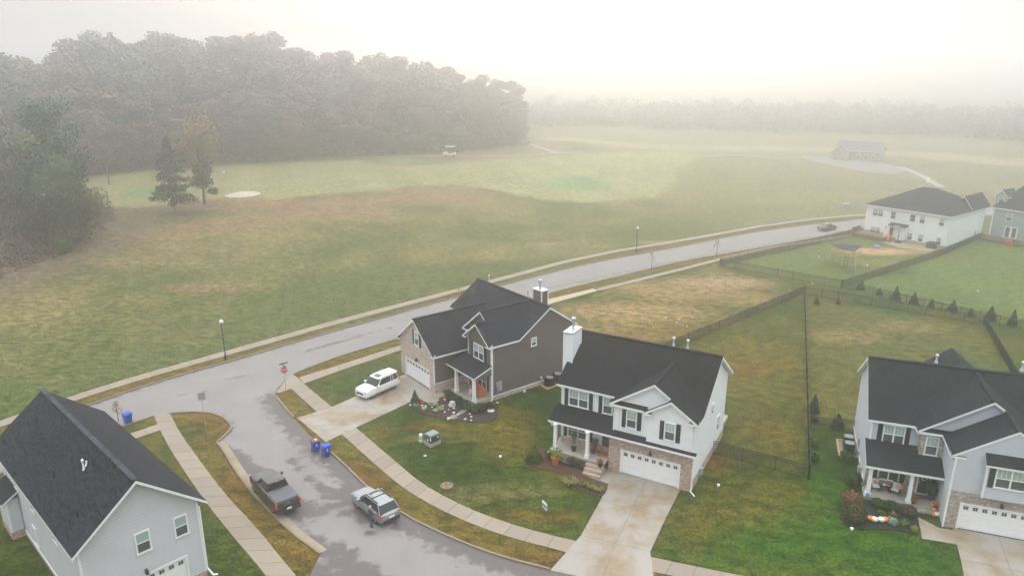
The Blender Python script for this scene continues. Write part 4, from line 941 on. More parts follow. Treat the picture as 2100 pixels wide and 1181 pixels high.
# ---------------------------------------------------------------- fences
def fence(label,pts,h=1.35,sp=2.4,gate=None,group=None):
    pts=[Vector((p.x,p.y)) for p in pts]; o=thing('metal_fence',label,'fence',(pts[0].x,pts[0].y,0),0,group)
    mb=MB(); posts=[]
    for a,b in zip(pts,pts[1:]):
        L=(b-a).length; n=max(1,round(L/sp)); d=(b-a).normalized(); nrm=Vector((-d.y,d.x))
        for i in range(n): posts.append(a+d*(L*i/n)-pts[0])
        A=a-pts[0]; B=b-pts[0]
        for z in (.12,h-.28,h-.06): mb.bar((A.x,A.y,z),(B.x,B.y,z),.04,.045)
        k=int(L/.115)
        for i in range(k):
            p=A+d*(L*(i+.5)/k); w=d*.013; t=nrm*.012
            c=[p-w-t,p+w-t,p+w+t,p-w+t]
            for j in range(4):
                q,r=c[j],c[(j+1)%4]; mb.face([(q.x,q.y,.06),(r.x,r.y,.06),(r.x,r.y,h-.03),(q.x,q.y,h-.03)])
    posts.append(pts[-1]-pts[0])
    mb.build('picket_panel',[m_black],o)
    pm=MB(); pm.box(-.03,.03,-.03,.03,0,h+.06); pm.tbox(0,0,h+.06,h+.11,.045,.045,.01,.01)
    p0=pm.build('post',[m_black],o); p0.location=(posts[0].x,posts[0].y,0)
    for p in posts[1:]:
        c=p0.copy(); C.objects.link(c); c.parent=o; c.location=(p.x,p.y,0)
    return o
fence('black picket fence from behind the white house to the far corner of its yard',[G(1340,733),G(1649,603)])
fence('black picket fence seen end on between the brown back yard and the greener one',[G(1649.3,604),G(1659,983)])
fence('short black picket fence beside the brick garage corner of the white house',[G(1458,930),G(1657,982)])
fence('short black fence joining the end on fence to the blue grey house',[G(1660,878),G(1753,890)])
fence('black fence along the rear of the green back yard behind the blue grey house',[G(1651,604),G(2017,666)])
fence('black fence slanting down the right side of the green back yard',[G(2017,666.5),G(2090,795)])
fence('black fence beside the sidewalk along the far white house back yard',[G(1476,545),G(1766,481)])
fence('black fence across the lower end of the yard with the climbing frame',[G(1476.5,545.5),G(1724,591)])
fence('black fence rising from the yard corner to the side of the far white house',[G(1725,591),G(1925,527),G(2013,489)])
fence('black fence behind the row of small evergreens',[G(1726,592),G(2135,686)])
# ---------------------------------------------------------------- foliage helpers
def leafmesh(name,pts,size,mat,parent=None,flat=.0,var=None,asp=.7,soft=None):
    n=len(pts); v=[];f=[];col=[];nr=[]
    if soft=='up': soft=sum((p for p in pts),Vector())/n-Vector((0,0,3000))
    elif soft is None and n>300: soft=(sum((p for p in pts),Vector())/n)
    for i,p in enumerate(pts):
        th=R.uniform(0,2*pi); ph=math.acos(R.uniform(-1,1))*(1-flat); sz=size*R.uniform(.6,1.35)
        nz=Vector((sin(ph)*cos(th),sin(ph)*sin(th),cos(ph)))
        if soft is not None:
            o=(p-soft); o.z=o.z*.9+abs(o.x)*.25+abs(o.y)*.25; o=o.normalized() if o.length>1e-4 else Vector((0,0,1))
            if nz.dot(o)<0: nz=-nz
            nr.append((o*.8+nz*.45).normalized())
        a=nz.orthogonal().normalized(); a=(Matrix.Rotation(R.uniform(0,6.28),3,nz)@a)*sz*.5; b=nz.cross(a)*asp
        k=len(v); v+=[p-a-b*.6,p+a*.2-b,p+a+b*.5,p-a*.3+b]; f.append((k,k+1,k+2,k+3))
        c=var[i] if var else R.random(); col+=[c,c,c,1]*4
    me=bpy.data.meshes.new(name); me.from_pydata(v,[],f); me.materials.append(mat)
    ca=me.color_attributes.new('var','FLOAT_COLOR','POINT'); ca.data.foreach_set('color',col)
    if nr:
        me.polygons.foreach_set('use_smooth',[True]*len(f)); me.normals_split_custom_set_from_vertices([tuple(q) for q in nr for _ in range(4)])
    o=bpy.data.objects.new(name,me); C.objects.link(o)
    if parent is not None: o.parent=parent
    return o
def ball(n,r,c=(0,0,0),shell=.35):
    out=[]; c=Vector(c)
    for _ in range(n):
        d=Vector((R.gauss(0,1),R.gauss(0,1),R.gauss(0,1))).normalized(); k=(R.random()**shell)
        out.append(c+Vector((d.x*r[0],d.y*r[1],d.z*r[2]))*k)
    return out
lv_dark=leaves('box_leaves',(.012,.030,.010),(.035,.075,.020),(.06,.11,.035))
lv_mid=leaves('shrub_leaves',(.025,.055,.014),(.070,.125,.030),(.12,.18,.05))
lv_yel=leaves('yellow_grass_leaves',(.22,.22,.05),(.46,.42,.16),(.55,.50,.26))
lv_yg=leaves('lime_leaves',(.12,.15,.02),(.32,.33,.05),(.42,.40,.10))
lv_burg=leaves('burgundy_leaves',(.030,.008,.012),(.085,.020,.028))
lv_hosta=leaves('hosta_leaves',(.26,.30,.12),(.50,.50,.28))
lv_rose=leaves('rose_leaves',(.025,.045,.014),(.075,.085,.028),(.50,.05,.05),th=.92)
lv_rust=leaves('rust_leaves',(.085,.055,.025),(.17,.11,.045),(.50,.05,.06),th=.92)
lv_mum=leaves('mum_flowers',(.40,.13,.012),(.62,.26,.03),(.20,.16,.03))
lv_mumo=leaves('orange_mum_flowers',(.34,.10,.03),(.56,.18,.06),(.12,.12,.03))
lv_cab=leaves('cabbage_leaves',(.16,.26,.20),(.40,.52,.42))
lv_pal=leaves('palm_leaves',(.16,.24,.03),(.38,.46,.09))
lv_ever=leaves('evergreen_needles',(.018,.038,.020),(.050,.085,.042))
lv_conif=leaves('bright_conifer_needles',(.055,.095,.015),(.17,.23,.045))
lv_bare=leaves('thin_rust_leaves',(.25,.13,.05),(.42,.26,.10))
def shrub(name,label,p,w,h,mat,n=420,ls=.09,cat='shrub',group=None,shape='ball',sub=5,z0=0):
    if shape!='spray': n=int(n*1.7); ls*=1.35
    o=thing(name,label,cat,(p.x,p.y,p.z+z0),R.uniform(0,6),group); pts=[]
    r=w/2
    if shape=='ball':
        for k in range(sub):
            a=2*pi*k/sub; pts+=ball(n//(sub+1),(r*.62,r*.62,h*.40),(cos(a)*r*.42,sin(a)*r*.42,h*R.uniform(.42,.55)))
        pts+=ball(n//(sub+1),(r*.7,r*.7,h*.48),(0,0,h*.52))
    elif shape=='cone':
        for _ in range(n):
            t=R.random()**1.4; rr=r*(1-t)**.8*(.55+.45*R.random())*(1+.18*sin(t*28)); a=R.uniform(0,6.28); pts.append(Vector((rr*cos(a),rr*sin(a),h*(.04+.96*t))))
    elif shape=='spray':
        for _ in range(n):
            a=R.uniform(0,6.28); t=R.random(); rr=r*t*R.uniform(.5,1); pts.append(Vector((rr*cos(a),rr*sin(a),h*(.15+.85*sin(min(1,t*1.1)*pi*.62))*R.uniform(.6,1))))
    leafmesh('leaves',pts,ls,mat,o,asp=.6 if shape!='spray' else .35)
    mb=MB(); mb.tube([(0,0,-.02),(0,0,h*.5)],[.03,.015],5); mb.build('stem',[m_bark],o)
    return o
# plants of the middle bed and porch
shrub('conifer_shrub','round bushy green conifer at the left end of the red mulch bed',G(1096,945),1.5,1.6,lv_conif,1100,.11,shape='cone',sub=6)
for px,py,w,l in ((1131,940,.95,'dark green bush behind the terracotta pot of palm leaves'),(1157,943,.95,'dark green bush between the terracotta pot and the porch sapling'),(1176,954,.98,'left one of two dark bushes below the white porch column'),(1195,957,1.0,'right one of two dark bushes below the white porch column')):
    shrub('boxwood_bush',l,G(px,py),w*1.35,1.05,lv_dark,800,.08,group='dark bushes below the white house porch')
shrub('ornamental_grass','broad clump of pale yellow grass at the edge of the red mulch bed',G(1168,994),1.7,.7,lv_yel,700,.16,'grass clump',None,'spray')
for px,py,l in ((1194,998,'lime yellow clump nearest to the pale yellow grass in the red mulch bed'),(1211,1004,'middle one of three lime yellow clumps in the red mulch bed'),(1228,1010,'lime yellow clump nearest to the driveway in the red mulch bed')):
    shrub('lime_shrub',l,G(px,py),1.0,.6,lv_yg,420,.14,'shrub','lime yellow clumps','spray')
def pot(name,label,p,r,h,mat,z=0,cat='flower pot',plant=None):
    o=thing(name,label,cat,(p.x,p.y,z)); mb=MB(); mb.lathe([(r*.68,0),(r*.92,h*.82),(r*1.05,h*.84),(r*1.05,h),(r*.9,h),(r*.86,h*.88),(.001,h*.88)],14); mb.build('pot',[mat],o,40)
    if plant:
        m,kind,w,ph,ls,n=plant
        if kind=='ball': pts=ball(n,(w/2,w/2,ph/2),(0,0,h+ph*.42))
        else:
            pts=[]
            for k in range(11):
                a=k*2*pi/11+R.uniform(-.2,.2); el=R.uniform(.4,1.2)
                for i in range(n//11): t=(i+.5)/(n//11); pts.append(Vector((cos(a)*t*w/2,sin(a)*t*w/2,h+ph*sin(t*pi*.6)*el*.8)))
        leafmesh('leaves',pts,ls,m,o)
    return o
pot('palm_pot','big terracotta pot of palm leaves standing on the red mulch',G(1138.5,952.5),.38,.72,m_terra,.06,plant=(lv_pal,'palm',1.3,.7,.22,160))
hc=lambda px,py,z: hC.e.matrix_basis@hC.onz(px,py,z)
HCm=Matrix.Translation(hC.o)@Matrix.Rotation(hC.a,4,'Z'); HBm=Matrix.Translation(hB.o)@Matrix.Rotation(hB.a,4,'Z'); HDm=Matrix.Translation(hD.o)@Matrix.Rotation(hD.a,4,'Z'); HEm=Matrix.Translation(hE.o)@Matrix.Rotation(hE.a,4,'Z')
pot('mum_pot','black pot of orange mums on the porch left of the door mat',HCm@Vector((-2.75,.35,0)),.26,.38,m_dark,1.0,plant=(lv_mumo,'ball',.85,.55,.07,500))
pot('mum_pot','small black pot of orange mums on the porch step by the brick wall',HCm@Vector((-1.5,-1.1,0)),.22,.32,m_dark,.76,plant=(lv_mumo,'ball',.62,.42,.07,380))
pot('porch_fern_pot','dark leafy plant in a pot behind the orange mums against the porch wall',HCm@Vector((-2.85,.95,0)),.2,.5,m_dark,1.0,plant=(lv_rose,'ball',.7,.7,.09,260))
p=HCm@Vector((-4.35,-.2,0)); o=pot('sapling_pot','thin leafy sapling in a black pot between the porch columns',p,.24,.4,m_dark,1.0,'potted tree')
mb=MB(); mb.tube([(0,0,.3),(.03,.02,1.0),(-.02,0,1.9)],[.02,.015,.008],5); mb.build('stem',[m_bark],o); leafmesh('leaves',ball(70,(.42,.42,.75),(0,0,1.35),.5),.2,lv_mid,o)
def mat_(label,house,u0,u1,v0,v1,z,m1,m2=None):
    mb=MB(HCm if house is hC else HDm); 
    if m2: mb.box(u0,u1,v0,v1,z,z+.015,1); mb.box(u0+.08,u1-.08,v0+.08,v1-.08,z+.015,z+.022,0)
    else: mb.box(u0,u1,v0,v1,z,z+.02,0)
    setp(mb.build('door_mat',[m1,m2 or m1]),label,'door mat')
mat_('dark bordered door mat right in front of the black door',hC,-2.5,-1.28,.55,1.15,1.0,m_coir,m_black); mat_('plain tan door mat in front of the dark bordered mat',hC,-2.3,-1.4,.1,.5,1.0,m_coir)
# plants of the left bed
shrub('conifer_shrub','upright dark green conifer at the driveway corner of the dark mulch bed',G(851.5,828),1.0,1.55,lv_mid,900,.09,shape='cone')
for k,(px,py,w) in enumerate(((922,818,.95),(931,825,.9),(940,830,1.0),(952,836,1.1),(963,841,1.05),(972,846,1.0),(985,844,.95))):
    shrub('boxwood_bush','dark bush in the row below the orange chairs of the taupe house',G(px,py),w*1.15,1.0,lv_dark if k not in(4,5) else lv_mid,700,.08,group='dark bushes below the taupe house porch')
shrub('burgundy_shrub','burgundy leaved shrub at the right end of the dark mulch bed',G(1004,838),1.1,.6,lv_burg,500,.09)
for px,py in ((853.5,834),(870,841),(893,845),(901,838),(906,842),(893,833),(883,832)):
    shrub('hosta','pale yellow green hosta clump in the dark mulch bed',G(px,py),.7,.32,lv_hosta,120,.2,'hosta','hostas in the dark mulch bed','spray')
rk=[]
for px,py in ((841.5,831.5),(866.5,826),(865.5,833),(873,834.5),(894,828.5),(908,833.5),(930.7,838),(912,846),(930.5,848),(963.5,850),(966.5,856),(954,861),(966,863),(920,841),(886,836),(1020,827)):
    mb=MB(); s=R.uniform(.09,.17); mb.lathe([(s*.7,-.02),(s,s*.25),(s*.8,s*.6),(s*.3,s*.75),(.001,s*.75)],7,(0,0,.06),0,1,R.uniform(.7,1.3)); r_=mb.build('stone',[m_rock],None,40); r_.location=G(px,py); setp(r_,'fist sized pale stone lying on the dark mulch','stone',"pale stones on the dark mulch")
mb=MB(); mb.tbox(0,0,.02,.55,.32,.26,.22,.16); b_=mb.build('boulder',[m_rock]); b_.location=G(927,833); b_.rotation_euler=(.1,.15,.5); setp(b_,'upright pale boulder between the stones and the dark bushes','boulder')
mb=MB(); mb.lathe([(.30,.06),(.36,.1),(.36,.16),(.28,.16),(.28,.08)],20); b_=mb.build('edging_ring',[m_rock]); b_.location=G(1006.7,844); setp(b_,'small pale ring of edging beside the burgundy shrub','edging ring')
# skeleton decoration
o=thing('skeleton_decoration','pale plastic skeleton lying across the dark mulch bed','halloween decoration',G(930,855)); A_=G(917,864)-G(930,855); B_=G(958,842)-G(930,855); ax=(B_-A_).normalized(); sd_=Vector((-ax.y,ax.x,0)); up_=Vector((0,0,.14))
def at_(t,s_=0,z=0): return A_+(B_-A_)*t+sd_*s_+up_+Vector((0,0,z))
m_bone=paint('bone_plastic',(.66,.60,.50),.6)
mb=MB(); mb.lathe([(.001,-.17),(.12,-.12),(.17,0),(.15,.12),(.001,.18)],12,at_(.06,-.02,.08)); mb.build('skull',[m_bone],o,60)
mb=MB(); mb.tube([at_(.1),at_(.55)],.035,6)
for k in range(6): t=.16+k*.045; w_=.2-.012*k; mb.tube([at_(t,-w_),at_(t,0,.1),at_(t,w_)],.018,5)
mb.tube([at_(.52,-.14),at_(.55,.14)],.05,6); mb.build('ribcage',[m_bone],o)
for s_ in (-1,1):
    mb=MB(); mb.tube([at_(.55,.12*s_),at_(.78,.16*s_,.06),at_(1,.13*s_)],[.04,.035,.03],6); mb.build('leg',[m_bone],o)
    mb=MB(); mb.tube([at_(.16,.2*s_),at_(.3,.33*s_),at_(.44,.26*s_)],.025,6); mb.build('arm',[m_bone],o)
# garden flags
for px,py,m,h_,l in ((861.5,831,m_redsign,.55,'small red garden flag beside the upright conifer'),(909.5,829,m_redsign,.85,'taller red and white garden flag among the stones')):
    o=thing('garden_flag',l,'garden flag',G(px,py)); mb=MB(); mb.tube([(0,0,0),(0,0,h_)],.012,5); mb.build('pole',[m_black],o); mb=MB(); mb.box(-.02,.28,-.008,.008,h_*.45,h_-.02,0)
    if h_>.6: mb.box(0,.26,-.012,.012,h_*.6,h_*.72,1); 
    mb.build('flag',[m,m_white],o)
# orange chairs
def adirondack(label,p,rz):
    o=thing('adirondack_chair',label,'chair',p,rz,None); mb=MB()
    for k in range(5): y=-.26+k*.13; mb.bar((-.24,y,.30),(.28,y,.42),.11,.025)
    mb.build('seat',[m_orange],o); mb=MB()
    for k in range(6): y=-.27+k*.108; mb.bar((-.2,y,.28),(-.58,y*1.15,1.05-abs(y)*.25),.095,.025,up=(0,1,0))
    mb.build('backrest',[m_orange],o)
    for s_ in (-1,1):
        mb=MB(); mb.box(-.45,.33,s_*.36-.07,s_*.36+.07,.56,.59); mb.build('armrest',[m_orange],o)
        mb=MB(); mb.box(.22,.3,s_*.33-.02,s_*.33+.02,0,.56); mb.build('leg',[m_orange],o); mb=MB(); mb.bar((.22,s_*.31,.36),(-.62,s_*.31,.05),.03,.12); mb.build('leg',[m_orange],o)
    return o
adirondack('left one of the two orange slatted porch chairs, further from the corner column',HBm@Vector((8.75,2.95,.35)),hB.a-1.75)
adirondack('right one of the two orange slatted porch chairs, behind the corner column',HBm@Vector((10.15,2.75,.35)),hB.a-1.3)
o=thing('porch_flag','red and white striped flag hanging between the orange chairs','flag',HBm@Vector((9.55,2.0,.35)),hB.a); mb=MB(); mb.tube([(0,0,0),(0,0,1.25)],.015,6); mb.build('pole',[m_white],o); mb=MB()
for k in range(7): mb.bar((-.30+.085*k,0,.2+.03*k),(-.06+.085*k,0,1.05),.08,.012,k%2,up=(0,1,0))
mb.build('cloth',[m_redsign,m_white],o)
# bin bag at the steps
mb=MB(); mb.lathe([(.25,0),(.4,.08),(.36,.2),(.15,.3),(.001,.3)],10,(0,0,0),0,1.2,.9); b_=mb.build('black_bag',[m_dark],None,60); b_.location=G(909,820); setp(b_,'low black bag lying by the porch steps of the taupe house','bag')
# right bed
for px,py,w,h_,m,n,l in ((1746,1040,1.7,1.5,lv_rust,1300,'tall rusty shrub with red flowers touching the left porch column'),(1751,1068,1.9,1.35,lv_rose,1500,'wide leafy shrub dotted with red flowers at the left tip of the black mulch bed')):
    shrub('rose_shrub',l,G(px,py),w,h_,m,n,.10)
for px,py,w,m,l in ((1797,1040,1.1,lv_mid,'pale green bush below the porch, right of the blue ball'),(1826,1046,1.2,lv_dark,'dark bush below the middle of the stone fronted porch'),(1862,1056,1.3,lv_rose,'bush with a few red flowers beside the stone porch steps')):
    shrub('porch_shrub',l,G(px,py),w,.85,m,650,.09)
for px,py,w,m,l in ((1806,1058,.6,lv_mid,'small green clump above the white pumpkins'),(1831,1060,.6,lv_rust,'small reddish clump above the pale cabbage plant'),(1853,1076,.7,lv_conif,'small olive bush right of the pale cabbage plant'),(1876,1090,.75,lv_yg,'yellowish bush at the lower right corner of the black mulch bed')):
    shrub('low_shrub',l,G(px,py),w,.5,m,300,.09)
shrub('ornamental_cabbage','pale blue green cabbage plant beside the orange pumpkin',G(1829,1074),.85,.55,lv_cab,300,.14,'cabbage plant')
def pumpkin(label,p,r,mat,z=0):
    o=thing('pumpkin',label,'pumpkin',(p.x,p.y,z)); mb=MB(); n=20
    prof=[(.3,.02),(.75,.18),(1,.45),(.95,.7),(.6,.9),(.15,.86),(.001,.84)]; rings=[[Vector((q*r*(1-.10*(k%2))*cos(2*pi*k/n),q*r*(1-.10*(k%2))*sin(2*pi*k/n),zz*r*1.5)) for k in range(n)] for q,zz in prof]
    for A,B in zip(rings,rings[1:]):
        for k in range(n): mb.face([A[k],A[(k+1)%n],B[(k+1)%n],B[k]])
    mb.build('rind',[mat],o,70); mb=MB(); mb.tube([(0,0,r*1.2),(.02,.01,r*1.65)],[r*.13,r*.08],5); mb.build('stem',[m_woodl],o)
for px,py,r,m,l in ((1783.5,1068,.26,m_pump,'orange pumpkin on the black mulch beside the red flowered shrub'),(1792.5,1070,.27,m_pumpw,'white pumpkin touching the left orange pumpkin on the mulch'),(1806.5,1070.5,.27,m_pumpw,'white pumpkin left of the right orange pumpkin on the mulch'),(1815,1070.5,.27,m_pump,'orange pumpkin between a white pumpkin and the cabbage plant')):
    pumpkin(l,G(px,py),r,m,.06)
hd=lambda u,v: HDm@Vector((u,v,0))
pumpkin('white pumpkin on the stone porch edge near the door plant',hd(-1.25,2.1),.25,m_pumpw,.35); pumpkin('orange pumpkin on the porch step under the door plant',hd(-1.3,1.6),.2,m_pump,.18); pumpkin('white pumpkin at the foot of the porch steps',hd(-1.15,1.25),.22,m_pumpw,.04); pumpkin('small orange pumpkin at the foot of the porch steps',hd(-1.35,1.15),.16,m_pump,.04)
pot('mum_pot','yellow mum in a pot on the porch behind the right column',hd(-2.75,2.55),.2,.3,m_cush,.35,plant=(lv_mum,'ball',.62,.42,.07,380)); pot('mum_pot','yellow mum in a pot on the porch edge in front of the right column',hd(-2.7,1.95),.18,.22,m_dark,.35,plant=(lv_mum,'ball',.6,.38,.07,380)); pot('mum_pot','yellow mum beside the white pumpkin on the porch step',hd(-1.2,1.85),.18,.25,m_dark,.35,plant=(lv_mum,'ball',.6,.36,.07,380))
pot('fern_pot','big dark green leafy plant in a pot right of the black front door',hd(-1.35,3.0),.25,.5,m_dark,.35,plant=(lv_dark,'ball',1.1,1.3,.14,800))
mb=MB(); mb.lathe([(.001,0),(.14,.05),(.17,.17),(.12,.29),(.001,.33)],14); b_=mb.build('gazing_ball',[m_ltblue],None,60); b_.location=G(1777.5,1024)+Vector((0,0,.35)); setp(b_,'shiny blue garden ball at the foot of the left porch column','garden ball')
mat_('dark door mat at the black door with a white wreath',hD,-2.3,-1.4,2.9,3.5,.35,m_wood)
mb=MB(HDm); mb.tube([Vector((-1.87+.17*cos(a*.52),3.6,1.75+.17*sin(a*.52))) for a in range(11)],.05,6); setp(mb.build('wreath',[m_cush]),'white crescent wreath hanging on the black front door','wreath')
def porchchair(label,u,v,rz):
    o=thing('porch_chair',label,'chair',hd(u,v)+Vector((0,0,.35)),hD.a+rz); mb=MB(); mb.box(-.32,.32,-.32,.32,.30,.36); mb.build('seat',[m_black],o); mb=MB(); mb.box(-.32,.32,.26,.33,.36,.95); mb.build('backrest',[m_black],o)
    for sx in (-1,1):
        mb=MB(); mb.box(sx*.34-.03,sx*.34+.03,-.32,.33,.55,.6); mb.build('armrest',[m_black],o)
        for sy in (-1,1): mb=MB(); mb.box(sx*.3-.025,sx*.3+.025,sy*.28-.025,sy*.28+.025,0,.55 if sy<0 else .3); mb.build('leg',[m_black],o)
    mb=MB(); mb.box(-.28,.28,-.3,.24,.36,.47); mb.build('seat_cushion',[m_cush],o); mb=MB(); mb.box(-.28,.28,.16,.26,.47,.9); mb.build('back_cushion',[m_cush],o); return o
porchchair('black porch chair with white cushions beside the left column',-5.35,3.05,.2); porchchair('black porch chair with white cushions and a peach pillow near the door',-3.85,3.0,-.35)
def pillow(label,u,v,z,m,rz,w=.24):
    mb=MB(); mb.lathe([(.001,-.07),(w*.8,-.03),(w,0),(w*.8,.03),(.001,.07)],4); b_=mb.build('pillow',[m],None,70); b_.location=hd(u,v)+Vector((0,0,z)); b_.rotation_euler=(1.2,.3,hD.a+rz); setp(b_,label,'pillow')
pillow('peach pillow leaning on the chair near the door',-3.62,2.95,1.02,m_peach,-.4,.3); pillow('small orange pillow on the chair beside the left column',-5.35,3.05,1.02,m_pump,.2,.17)
o=thing('porch_table','small dark table between the two porch chairs','table',hd(-4.6,3.15)+Vector((0,0,.35)),hD.a); mb=MB(); mb.box(-.3,.3,-.25,.25,.42,.46); mb.build('table_top',[m_black],o)
for sx in (-1,1):
    for sy in (-1,1): mb=MB(); mb.box(sx*.26-.02,sx*.26+.02,sy*.21-.02,sy*.21+.02,0,.42); mb.build('leg',[m_black],o)
pumpkin('small white pumpkin on the dark porch table',hd(-4.68,3.1),.14,m_pumpw,.81); pumpkin('small orange pumpkin on the dark porch table',hd(-4.42,3.1),.13,m_pump,.81)
for px,py,w,h_,m,l in ((1735.5,944,1.4,1.0,lv_mid,'loose green bush in front of the two cooling units'),(1750,996,1.5,1.1,lv_dark,'dark bush under the left gable wall of the blue grey house'),(1668,846,1.2,2.0,lv_ever,'small upright evergreen beside the end on fence'),(1670,866,.8,.7,lv_burg,'low dark shrub at the fence corner'),(1717,878,1.3,1.5,lv_dark,'dark round bush in front of the short fence near the blue grey house'),(1668,915,1.0,.8,lv_mid,'low green bush beside the end on fence'),(1669,945,.9,.7,lv_dark,'lowest dark bush beside the end on fence'),(1674,624,.8,1.5,lv_rust,'taller one of two brownish saplings in the green back yard'),(1719,625,.7,1.0,lv_rust,'shorter one of two brownish saplings in the green back yard')):
    shrub('yard_shrub',l,G(px,py),w,h_,m,600,.11,shape='cone' if h_>1.4 else 'ball')
mb=None; ev=None
for k,(px,py) in enumerate(((1765,594),(1803,605),(1836,614),(1873,624),(1909,631),(1953,639),(1990,648),(2030,657),(2076,666))):
    g_=G(px,py); s_=R.uniform(.75,1.2)
    if k==0: ev=shrub('young_evergreen','young evergreen in the row along the black fence',g_,1.3,1.7,lv_ever,800,.13,'young tree','young evergreens along the fence','cone')
    else: dup(ev,g_,R.uniform(0,6),scale=(s_*R.uniform(.8,1.15),s_,s_*R.uniform(.9,1.15)))
# ---------------------------------------------------------------- small yard and street things
def cool(label,p,rz,z=.08):
    o=thing('cooling_unit',label,'air conditioner',(p.x,p.y,z),rz); mb=MB(); w=.42
    mb.box(-w,w,-w,w,0,.06); mb.box(-w+.02,w-.02,-w+.02,w-.02,.06,.86); 
    for k in range(16): z_=.1+k*.047; mb.box(-w,w,-w,w,z_,z_+.02,skip='tb'); mb.face([(-w,-w,z_+.02),(w,-w,z_+.02),(w,w,z_+.02),(-w,w,z_+.02)]); 
    mb.box(-w,w,-w,w,.86,.92); mb.build('cabinet',[m_dark],o); mb=MB(); mb.lathe([(.36,.925),(.39,.96),(.33,.96),(.33,.93)],20,(0,0,0)); 
    for k in range(6): a=k*pi/6; mb.bar((-.34*cos(a),-.34*sin(a),.95),(.34*cos(a),.34*sin(a),.95),.012,.012)
    mb.build('fan_grille',[m_gmetal],o)
cool('front one of two black cooling units beside the blue grey house',G(1739.5,928),hD.a); cool('rear one of two black cooling units beside the blue grey house',G(1738,914.5),hD.a)
cool('nearer black cooling unit beside the taupe house wall',G(1127,791),hB.a); cool('black cooling unit half hidden behind the eave of the white house',G(1144,783),hB.a)
def padq(l,pts,z=.08):
    mb=MB(); poly=[tuple(p) for p in px2w(pts)]; mb.prism(poly,0,z); mb.cc=None; n=len(poly)
    for i in range(n): a,b=poly[i],poly[(i+1)%n]; mb.bar((a[0],a[1],z+.03),(b[0],b[1],z+.03),.14,.1,1)
    setp(mb.build('equipment_pad',[m_conc,m_woodl]),l,'pad')
padq('timber edged pad under the cooling units of the blue grey house',[(1716,903),(1757,908),(1760,939),(1721,937)]); padq('timber edged pad under the cooling units of the taupe house',[(1103,787.6),(1121,799.5),(1150,789),(1130,776)])
# transformer
ctr=(G(871.3,909)+G(902.1,909.5))/2; a1=(G(902.1,909.5)-G(880.6,919)); rz=atan2(a1.y,a1.x); L1=a1.length; L2=(G(871.3,909)-G(880.6,919)).length
o=thing('transformer_box','dark green transformer box on a concrete pad in the front lawn','transformer',ctr,rz); mb=MB(); mb.box(-L1/2,L1/2,-L2/2,L2/2,0,.3); mb.build('pad',[m_porch],o); a,b=L1/2-.1,L2/2-.1
mb=MB(); mb.box(-a,a,-b,b,.3,1.0); mb.box(-a-.01,a+.01,-b-.015,-b,.55,.57); mb.build('cabinet',[m_gbox],o); mb=MB(); mb.tbox(0,0,1.0,1.12,a+.05,b+.05,a-.02,b-.02); mb.build('lid',[m_gboxl],o); mb=MB(); mb.box(.25,.4,-b-.02,-b,.68,.82); mb.box(-a-.02,-a,-.5,-.35,.6,.95); mb.box(-a-.02,-a,-.1,.1,.45,.65); mb.build('warning_label',[m_white],o)
o=thing('cable_pedestal','pale green cable pedestal standing beside the transformer box','pedestal',G(863.4,906.5)); mb=MB(); mb.lathe([(.14,-.05),(.2,.05),(.2,.2),(.13,.26),(.15,.62)],10); mb.build('base',[m_pale_green],o,40); mb=MB(); mb.lathe([(.17,.6),(.17,.78),(.12,.86),(.001,.88)],10); mb.build('cap',[m_white],o,40)
o=thing('valve_ring','ring edged bare patch with paint marks in the lawn beside the curved sidewalk','utility ring',G(916.5,996)); mb=MB(); mb.lathe([(.52,0),(.54,.07),(.44,.08),(.43,.02)],24); mb.build('ring',[m_kerb],o,50); mb=MB(); mb.lathe([(.43,.025),(.2,.06),(.001,.06)],20); mb.build('cover',[paint('rust_soil',(.20,.09,.05),.9,var=.3)],o,50); mb=MB()
for x,y in ((-.2,-.2),(.25,-.1),(.1,.3),(-.3,.15)): mb.box(x-.06,x+.06,y-.04,y+.04,.05,.085)
mb.build('paint_mark',[paint('teal_marking_paint',(.12,.55,.45),.6)],o)
mb=MB(); mb.lathe([(.16,0),(.16,.05),(.001,.06)],12); b_=mb.build('meter_lid',[m_gmetal],None,40); b_.location=G(871.7,934.7); setp(b_,'small grey water meter lid in the lawn below the transformer box','meter lid')
for px,py,l in ((1026,938,'white round pipe cap in the middle of the front lawn'),(1473,996.5,'white round pipe cap right of the brick garage corner'),(1746.5,1086,'white round pipe cap at the edge of the black mulch bed'),(1075.3,804,'white round pipe cap in the grass between the taupe and white houses'),(2005,598,'white round pipe cap in the far green yard'),(1666,583.5,'white round pipe cap at the far fence corner')):
    mb=MB(); mb.lathe([(.09,-.05),(.09,.1),(.13,.11),(.13,.18),(.06,.22),(.001,.22)],10); b_=mb.build('pipe_cap',[m_white],None,50); b_.location=G(px,py); setp(b_,l,'pipe cap')
o=thing('yard_sign','small white yard sign with a dark blue band in the front lawn','sign',G(1116.7,1050.5),radians(-62)); mb=MB(); 
for x in (-.2,.2): mb.tube([(x,0,-.02),(x,0,.9)],.012,5)
mb.build('frame',[m_black],o); mb=MB(); mb.box(-.36,.36,-.015,.015,.35,.92); mb.build('panel',[m_white],o); mb=MB()
for s_ in (-1,1): mb.box(-.36,.36,s_*.018-.003,s_*.018+.003,.52,.68)
mb.build('band',[paint('sign_navy',(.02,.05,.16),.5)],o)
